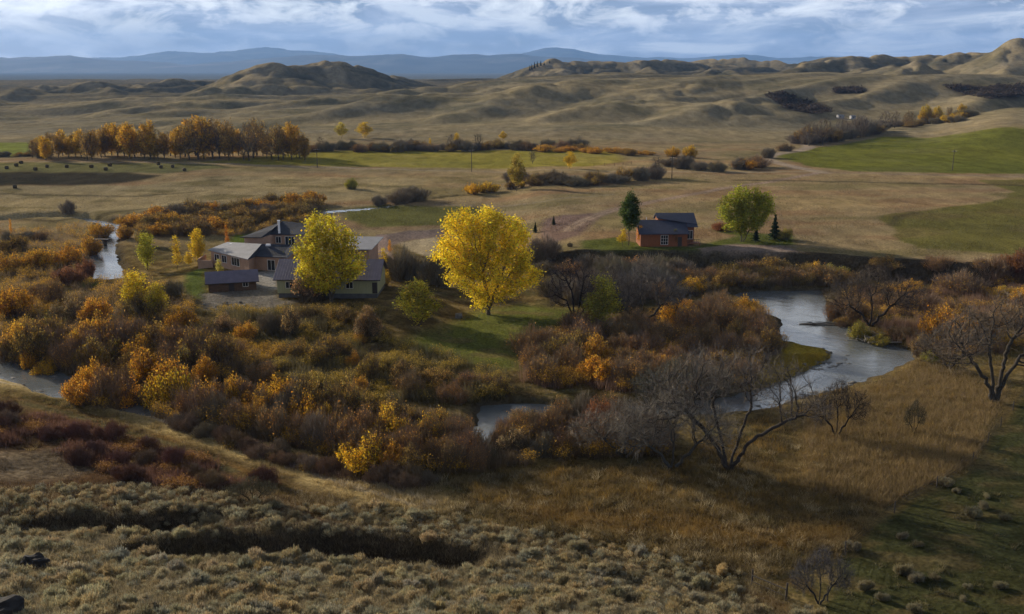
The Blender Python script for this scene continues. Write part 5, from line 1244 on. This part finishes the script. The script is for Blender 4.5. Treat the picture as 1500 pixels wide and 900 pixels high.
def wall_frame(pa, pb):                                 # empty-free helper: a rotated group of window meshes along wall pa -> pb
    a = math.atan2(pb[1]-pa[1], pb[0]-pa[0]); return a
def window_on(pa, pb, u0, u1, z0, z1, mull=1, name='window'):
    a = np.array(pa); b = np.array(pb); d = (b-a)/np.linalg.norm(b-a); nrm = np.array([d[1], -d[0]]); Lw = np.linalg.norm(b-a)
    def q(u, w): p = a+d*u*Lw+nrm*w; return (p[0], p[1])
    def bx(u0, u1, w0, w1, z0, z1): return prism([q(u0, w1), q(u1, w1), q(u1, w0), q(u0, w0)], z0, z1)
    t = 0.09/Lw
    P = [bx(u0-t, u0, 0.004, 0.06, z0-.08, z1+.08), bx(u1, u1+t, 0.004, 0.06, z0-.08, z1+.08), bx(u0, u1, 0.004, 0.06, z0-.08, z0), bx(u0, u1, 0.004, 0.06, z1, z1+.08)]
    for i in range(mull):
        um = u0+(u1-u0)*(i+1)/(mull+1); P.append(bx(um-t*.4, um+t*.4, 0.022, 0.055, z0, z1))
    f = part('window', P, M_WHITE, H0); part('pane', [bx(u0, u1, 0.005, 0.018, z0, z1)], M_GLASS, f)
window_on(fw[0], fw[1], 0.10, 0.22, 1.0, 2.3); window_on(fw[0], fw[1], 0.30, 0.42, 1.0, 2.4); window_on(fw[0], fw[1], 0.56, 0.76, 0.9, 2.5, 2)
window_on(fw[2], fw[3], 0.42, 0.66, 0.15, 2.2, 1); window_on(fw[2], fw[3], 0.80, 0.90, 0.9, 2.0, 0)
# upper block
uz = 5.6
u1 = L3(351, 347.5, uz); u2 = L3(382, 348, uz); u3 = L3(395, 343, uz); u4 = L3(455, 344, uz); 
v1 = (u1[0]+6.0, u1[1]+3.4, uz+1.0); v3 = (u3[0]+1.6, u3[1]+5.6, uz+2.0); v4 = (u4[0]-1.0, u4[1]+5.0, uz+1.4)
b1 = (u1[0]+4, u1[1]+10, uz); b4 = (u4[0], u4[1]+11, uz)
part('roof', [slab([u1, u2, v3, v1], 0.15), slab([u2, u3, v3], 0.15), slab([u3, u4, v4, v3], 0.15), slab([v1, v3, v4, b4, b1], 0.15), slab([u1, v1, b1], 0.15), slab([u4, b4, v4], 0.15)], M_DARKROOF, H0)
uw = inset([u1[:2], u2[:2], u3[:2], u4[:2], b4[:2], b1[:2]], 1.0)
part('wall', [prism(uw, -0.8, uz-0.17)], M_PINK, H0)
window_on(uw[2], uw[3], 0.05, 0.20, 3.6, 4.9, 1); window_on(uw[2], uw[3], 0.34, 0.62, 3.0, 5.0, 2); window_on(uw[2], uw[3], 0.30, 0.42, 0.2, 2.2, 0)
c = L3(408, 341, uz+0.5); an = np.arange(10)*2*math.pi/10
part('chimney', [prism([(c[0]+0.24*math.cos(a), c[1]+0.7+0.24*math.sin(a)) for a in an], uz+0.25, uz+2.9), prism([(c[0]+0.34*math.cos(a), c[1]+0.7+0.34*math.sin(a)) for a in an], uz+2.92, uz+3.05)], M_GALV, H0)
# right wing
w1_ = L3(524, 365, 3.6); w2_ = L3(543, 365, 3.6); w3_ = L3(558, 351, 3.9)
ww = [(w1_[0]-9, w1_[1]), (w2_[0], w2_[1]), (w3_[0], w3_[1]), (w3_[0]-11, w3_[1]+1)]
part('roof', [slab([(ww[0][0]-.4, ww[0][1]-.5, 3.6), (ww[1][0]+.3, ww[1][1]-.5, 3.6), (ww[2][0]+.6, ww[2][1], 4.5), (ww[3][0], ww[3][1], 4.5)], 0.14)], M_GREYROOF, H0)
part('wall', [prism(inset(ww, 0.8), -0.8, 3.40)], M_PINK, H0)
wi = inset(ww, 0.8); window_on(wi[0], wi[1], 0.72, 0.82, 0.9, 2.2, 0)
part('retaining_wall', [box(e1[0]-1.0, e1[0]+1.8, e1[1]-3.0, e1[1]-2.7, -0.6, 1.3), box(e1[0]-1.3, e1[0]-1.0, e1[1]-3.0, e1[1]+2, -0.6, 1.6)], M_PINK, H0)

# cottage
r = house_root('cottage', 938, 361.5, R(1.5), 'orange wooden cottage with slate blue roofs on the terrace by the bank', 'cottage')
part('wall', [box(0, 10.3, 0, 6.4, -0.6, 3.15)], M_ORANGE, r)
part('wall', [box(10.303, 12.2, 2.3, 6.4, -0.3, 3.9)], M_ORANGE, r)
part('wall', [box(4.4, 12.2, 4.2, 7.4, 3.15, 5.6)], M_ORANGE, r)
part('roof', [slab([(-0.5, -0.8, 2.95), (10.5, -0.8, 2.95), (10.5, 4.4, 5.25), (-0.5, 4.4, 5.25)], 0.16), slab([(-0.5, 4.402, 5.25), (4.3, 4.402, 5.25), (4.3, 8.2, 3.2), (-0.5, 8.2, 3.2)], 0.16)], M_BLUEROOF, r)
part('roof', [slab([(4.1, 4.3, 5.75), (12.8, 2.0, 4.6), (12.8, 6.2, 6.55), (4.1, 6.2, 6.55)], 0.16), slab([(4.1, 6.202, 6.55), (12.8, 6.202, 6.55), (12.8, 8.6, 5.1), (4.1, 8.6, 5.1)], 0.16)], M_BLUEROOF, r)
part('roof', [slab([(10.52, 1.3, 4.15), (12.8, 1.3, 4.15), (12.8, 4.0, 5.3), (10.52, 4.0, 5.3)], 0.14)], M_BLUEROOF, r)
window(r, 4.5, 6.0, 0.45, 2.45, 0, 2, M_WHITE, 2); window(r, 10.7, 11.9, 1.3, 3.1, 2.3, 1)
part('deck', [box(10.35, 13.2, 0.1, 2.25, 0.55, 0.7), box(13.0, 13.12, 0.12, 0.24, -0.3, 0.55), box(10.5, 10.62, 0.12, 0.24, -0.3, 0.55)], M_ORANGE, r)
part('railing', [box(10.4, 13.15, 0.12, 0.18, 1.45, 1.53)]+[box(10.4+0.39*i, 10.46+0.39*i, 0.12, 0.18, 0.702, 1.448) for i in range(8)], M_POST, r)
part('door', [box(8.2, 9.1, -0.05, -0.004, 0.05, 2.1)], M_TRIM, r); part('vent_pipe', [prism([(2+0.07*math.cos(a), 5.2+0.07*math.sin(a)) for a in an], 4.6, 5.7)], M_GALV, r)

# far white buildings in the draw
for px, py, L, lab in [(1228, 174, 4.2, 'larger white trailer house at the mouth of the far draw'), (1247, 175, 3.2, 'smaller white trailer house right of the other in the far draw')]:
    r = house_root('trailer_house', px, py, R(8), lab, 'trailer'); gable(r, L, 3.0, 1.9, 2.5, 0.15, M_GREYROOF, M_WHITEP); window(r, 1, 2, 0.8, 1.5, 0, 0)
# footbridge over the left channel
x, y, z = hit1(128, 357); r = root_at('footbridge', x, y, 0.0, R(-4), (1, 1, 1), 'bridge'); r['label'] = 'dark flat footbridge crossing the narrow left channel'
xr, _, _ = hit1(168, 356); Lb = xr-x+1
part('deck', [box(-0.5, Lb, -0.7, 0.7, 0.75, 0.95)], M_TRIM, r)
for i in (0, Lb-1.0): part('pier', [box(i-0.2, i+0.2, -0.6, 0.6, -1.4, 0.745)], M_POST, r)
part('railing', [box(-0.5, Lb, 0.6, 0.66, 1.7, 1.78)]+[box(k, k+0.08, 0.6, 0.66, 0.952, 1.698) for k in np.arange(-0.4, Lb, 1.6)], M_POST, r)

# hay bales: lying cylinders with sagging sides
def bale_mesh():
    n = 20; V, F = [], []
    prof = [(-0.72, 0.0), (-0.72, 0.62), (-0.62, 0.76), (0, 0.80), (0.62, 0.76), (0.72, 0.62), (0.72, 0.0)]
    for i in range(n):
        a = 2*math.pi*i/n
        for (px_, r_) in prof: V.append((px_, r_*math.cos(a)*1.04, max(0.74+r_*math.sin(a)*0.97, 0.0)))
    m = len(prof)
    for i in range(n):
        for j in range(m-1): F.append((i*m+j, i*m+j+1, ((i+1) % n)*m+j+1, ((i+1) % n)*m+j))
    me = bpy.data.meshes.new('hay_bale'); me.from_pydata(V, [], F); me.update(); me.materials.append(M_HAY); return me
BM = bale_mesh()
for px, py in [(10, 248), (24, 244), (31, 240), (52, 250), (69, 246), (98, 246), (134, 246), (155, 250), (161, 244), (232, 242), (236, 247), (253, 246), (270, 251), (22, 276)]:
    x, y, z = hit1(px, py); o = link('hay_bale', BM); o.location = (x, y, z-0.05); o.rotation_euler = (0, 0, rs.uniform(0, 3.1)); o.scale = (0.9, 0.9, 0.9)
    o['category'] = 'hay bale'; o['group'] = 'round hay bales on the grazed field'; enroll(o, 'dark round hay bale', 'on the field before the orange grove', px)

# utility poles with cross-arm and insulators
def tube(x0, y0, z0, x1, y1, z1, r0, r1, n=8):
    a = np.array([x0, y0, z0], float); b = np.array([x1, y1, z1], float); d = unit((b-a)[None])[0]; ref = np.array([0, 0, 1.]) if abs(d[2]) < .9 else np.array([1., 0, 0])
    u = unit(np.cross(d, ref)[None])[0]; v = np.cross(d, u); an = np.arange(n)*2*math.pi/n
    V = [tuple(a+(u*math.cos(t)+v*math.sin(t))*r0) for t in an]+[tuple(b+(u*math.cos(t)+v*math.sin(t))*r1) for t in an]
    return V, [(i, (i+1) % n, n+(i+1) % n, n+i) for i in range(n)]+[tuple(range(n))[::-1], tuple(range(n, 2*n))]
for px, py, h, lab in [(691, 252, 9, 'wooden utility pole at the near edge of the hay field'), (465, 246, 8, 'wooden utility pole by the far track left of the hay field middle'), (984, 262, 8, 'wooden utility pole beside the mixed hedgerow'), (1395, 250, 8, 'wooden utility pole at the near edge of the green field')]:
    x, y, z = hit1(px, py); r = root_at('utility_pole', x, y, z, 0.3, (1, 1, 1), 'utility pole', 'wooden utility poles across the fields'); r['label'] = lab
    part('pole', [tube(0, 0, -0.5, 0, 0, h, 0.16, 0.11)], M_POST, r); part('cross_arm', [box(-1.1, 1.1, -0.06, 0.06, h-0.9, h-0.76)], M_POST, r)
    for q in (-1.0, -0.4, 0.4, 1.0): part('insulator', [tube(q, 0, h-0.757, q, 0, h-0.55, 0.05, 0.035, 6)], M_GALV, r)

# wooden gate by the sagebrush slope
xa, ya, za = hit1(1101, 858); xb, yb, zb_ = hit1(1151, 880); r = root_at('wooden_fence', xa, ya, za, math.atan2(yb-ya, xb-xa), (1, 1, 1), 'fence')
r['label'] = 'short weathered wooden fence of two posts and rails beside the dead grey-blue shrub'; Lf = math.hypot(xb-xa, yb-ya); dz = zb_-za
part('post', [tube(0, 0, -0.4, 0.02, 0, 1.5, 0.10, 0.085)], M_POST, r); part('post', [tube(Lf, 0, dz-0.4, Lf+0.03, 0, dz+1.6, 0.11, 0.09)], M_POST, r)
part('rail', [tube(0, -0.09, 1.0, Lf, -0.09, dz+1.05, 0.055, 0.05)], M_POST, r); part('rail', [tube(0, -0.08, 0.45, Lf, -0.08, dz+0.4, 0.03, 0.03)], M_POST, r)
# fence line on the boundary of the lower right field, far corral fence
r = None
def fence_line(px_pts, name, label, h=1.25, gap=6.0, z_off=0):
    P = hp(px_pts); r = root_at(name, P[0][0], P[0][1], float(Hg(*P[0])), 0, (1, 1, 1), 'fence'); r['label'] = label; k = 0; prev = None; W_ = []
    for i in range(len(P)-1):
        L = math.dist(P[i], P[i+1]); n = max(1, int(L/gap))
        for j in range(n+(i == len(P)-2)):
            u = j/n; x = P[i][0]*(1-u)+P[i+1][0]*u; y = P[i][1]*(1-u)+P[i+1][1]*u; z = float(Hg(x, y)); q = (x-P[0][0], y-P[0][1], z-r.location.z)
            part('post', [tube(q[0], q[1], q[2]-0.3, q[0]+rs.uniform(-.04, .04), q[1], q[2]+h, 0.07, 0.055, 6)], M_POST, r)
            if prev:
                for hh in (0.45, 0.8, 1.12): W_.append(tube(prev[0], prev[1], prev[2]+hh, q[0], q[1], q[2]+hh, 0.012, 0.012, 3))
            prev = q
    part('wire', W_, M_POST, r)
fence_line([(1212, 880), (1238, 812), (1310, 752), (1372, 714), (1425, 678), (1500, 580)], 'wire_fence', 'low wire fence with wooden posts between golden grass and the lower right field')
fence_line([(870, 244), (900, 243), (925, 241)], 'corral_fence', 'pale far fence at the right end of the hay field', gap=4)
fence_line([(1150, 198), (1300, 196), (1500, 195)], 'wire_fence', 'far wire fence along the top of the green field', gap=12)

# rocks
def rock_mesh(seed, n=3):
    import bmesh
    bm = bmesh.new(); bmesh.ops.create_icosphere(bm, subdivisions=n, radius=1)
    q = random.Random(seed); s = [q.uniform(.8, 1.1), q.uniform(.7, 1), q.uniform(.6, .9)]
    co = np.array([v.co[:] for v in bm.verts]); nz = 1+0.35*pn(co[:, 0]*1.3+seed, co[:, 1]*1.3+co[:, 2]*1.7, seed)+0.12*pn(co[:, 0]*4+seed, co[:, 1]*4+co[:, 2]*4, seed+1)
    co = co*nz[:, None]*np.array(s); co = np.sign(co)*np.abs(co)**0.85
    for v, c in zip(bm.verts, co): v.co = c
    me = bpy.data.meshes.new('rock'); bm.to_mesh(me); bm.free(); return me
for px, py, w, lab, m in [(52, 832, 36, 'dark lava rock standing among the sagebrush on the left slope', M_ROCK), (10, 905, 52, 'big dark rock at the very bottom left corner', M_ROCK), (1219, 468, 14, 'pale boulder at the right bank of the river pool', M_STONE), (672, 466, 14, 'pale flat stone left of the golden cottonwood trunk', M_STONE)]:
    x, y, z, s, dep = metric(px, py); o = link('rock', rock_mesh(px)); o.data.materials.append(m); k = w*s/2; o.location = (x, y, z+k*0.35); o.scale = (k, k, k*1.0); o['category'] = 'rock'; o['label'] = lab
rk = [rock_mesh(500+i, 2) for i in range(4)]
for q in rk: q.materials.append(M_STONE)
for i, (px, py, w) in enumerate([(330, 446, 7), (318, 450, 6), (345, 452, 6), (360, 449, 7), (352, 444, 5), (372, 453, 5), (300, 448, 6), (340, 458, 6)]):
    x, y, z, s, dep = metric(px, py); o = link('yard_boulder', rk[i % 4]); k = w*s/2; o.location = (x, y, z+k*.3); o.scale = (k*1.2, k, k); o.rotation_euler = (0, 0, i); o['category'] = 'boulder'; o['group'] = 'boulders on the gravel yard'
    enroll(o, 'small boulder', 'on the gravel yard below the log shed', px)
# driftwood pile on the gravel bar
x, y, z, s, dep = metric(1295, 500); r = root_at('driftwood_pile', x, y, z+0.1, 0, (1, 1, 1), 'driftwood'); r['label'] = 'bleached driftwood and branch pile on the right bank of the bend'
P = []
for i in range(90):
    a = rs.uniform(0, 3.14); l = rs.uniform(0.5, 2.6); cx_, cy_, cz_ = rs.gauss(0, 2.3), rs.gauss(0, 0.9), abs(rs.gauss(0, 0.35)); e = rs.uniform(-.3, .6)
    P.append(tube(cx_, cy_, cz_, cx_+l*math.cos(a), cy_+l*math.sin(a)*.5, cz_+e, rs.uniform(.03, .09), 0.02, 5))
part('branches', P, M_DRIFT, r); part('log', [tube(-3, -1.2, 0.1, 3.2, -1.6, 0.15, 0.16, 0.1)], M_DRIFT, r)
# snag and riffle debris in the river
x, y = plane(1200, 476, RIVER_Z); r = root_at('river_snag', float(x), float(y), RIVER_Z, 0, (1, 1, 1), 'driftwood'); r['label'] = 'brown branch snag lying in the water of the bend'
P = [tube(rs.gauss(0, 2.6), rs.gauss(0, .6), -0.05+rs.uniform(0, .1), rs.gauss(0, 2.6), rs.gauss(0, .7), rs.uniform(0, .5), 0.06, .02, 5) for i in range(34)]
part('branches', P, M_POST, r); part('log', [tube(-3.4, 0.2, 0.05, 2.6, -0.3, 0.12, 0.15, 0.1)], M_DRIFT, r)
# river stones near the gravel edges (uncounted)
Vs, Fs = [], []
rg = np.random.default_rng(9); cnt = 0
for (a, b_, n) in [((1100, 600), (1250, 565), 60), ((1230, 530), (1180, 545), 60), ((1170, 520), (1225, 512), 30), ((1210, 470), (1300, 506), 70), ((900, 588), (990, 590), 20), ((10, 540), (90, 568), 60), ((1000, 425), (1100, 432), 12)]:
    for i in range(n):
        u = rg.uniform(); x, y = plane(a[0]+(b_[0]-a[0])*u+rg.normal(0, 12), a[1]+(b_[1]-a[1])*u+rg.normal(0, 4), RIVER_Z); x = float(x); y = float(y)
        z = float(Hg(x, y)); 
        if z > -0.3 or z < -1.4: continue
        k = rg.uniform(0.12, 0.42); me = rk[cnt % 4]; co = np.array([v.co[:] for v in me.vertices])*[k*1.3, k, k*.7]+[x, y, max(z, RIVER_Z-0.15)+0.05]; o0 = len(Vs)*len(co); Vs.append(co); Fs.append(np.array([p.vertices[:] for p in me.polygons])+o0); cnt += 1
if Vs: link('river_stones', mesh_np('river_stones', np.concatenate(Vs), np.concatenate(Fs), smooth=True), M_STONE, kind='stuff')
write_labels()
# ------------------------------------------------------------------ air
HM = bpy.data.materials.new('haze_air'); HM.use_nodes = True; t = HM.node_tree; t.nodes.clear()
pv = t.nodes.new('ShaderNodeVolumePrincipled'); pv.inputs['Color'].default_value = (0.26, 0.50, 1.0, 1); pv.inputs['Density'].default_value = 4.6e-5; pv.inputs['Anisotropy'].default_value = 0.1
ou = t.nodes.new('ShaderNodeOutputMaterial'); t.links.new(pv.outputs[0], ou.inputs['Volume'])
x0, x1, y0, y1, z0, z1 = -26000, 26000, -3000, 27000, -60, 900
Vb = [(x, y, z) for x in (x0, x1) for y in (y0, y1) for z in (z0, z1)]
Fb = [(0, 1, 3, 2), (4, 6, 7, 5), (0, 4, 5, 1), (2, 3, 7, 6), (0, 2, 6, 4), (1, 5, 7, 3)]
import bmesh
hme = mesh_np('haze', Vb, Fb); bm = bmesh.new(); bm.from_mesh(hme); bmesh.ops.recalc_face_normals(bm, faces=bm.faces); bm.to_mesh(hme); bm.free()
link('haze', hme, HM, kind='stuff')
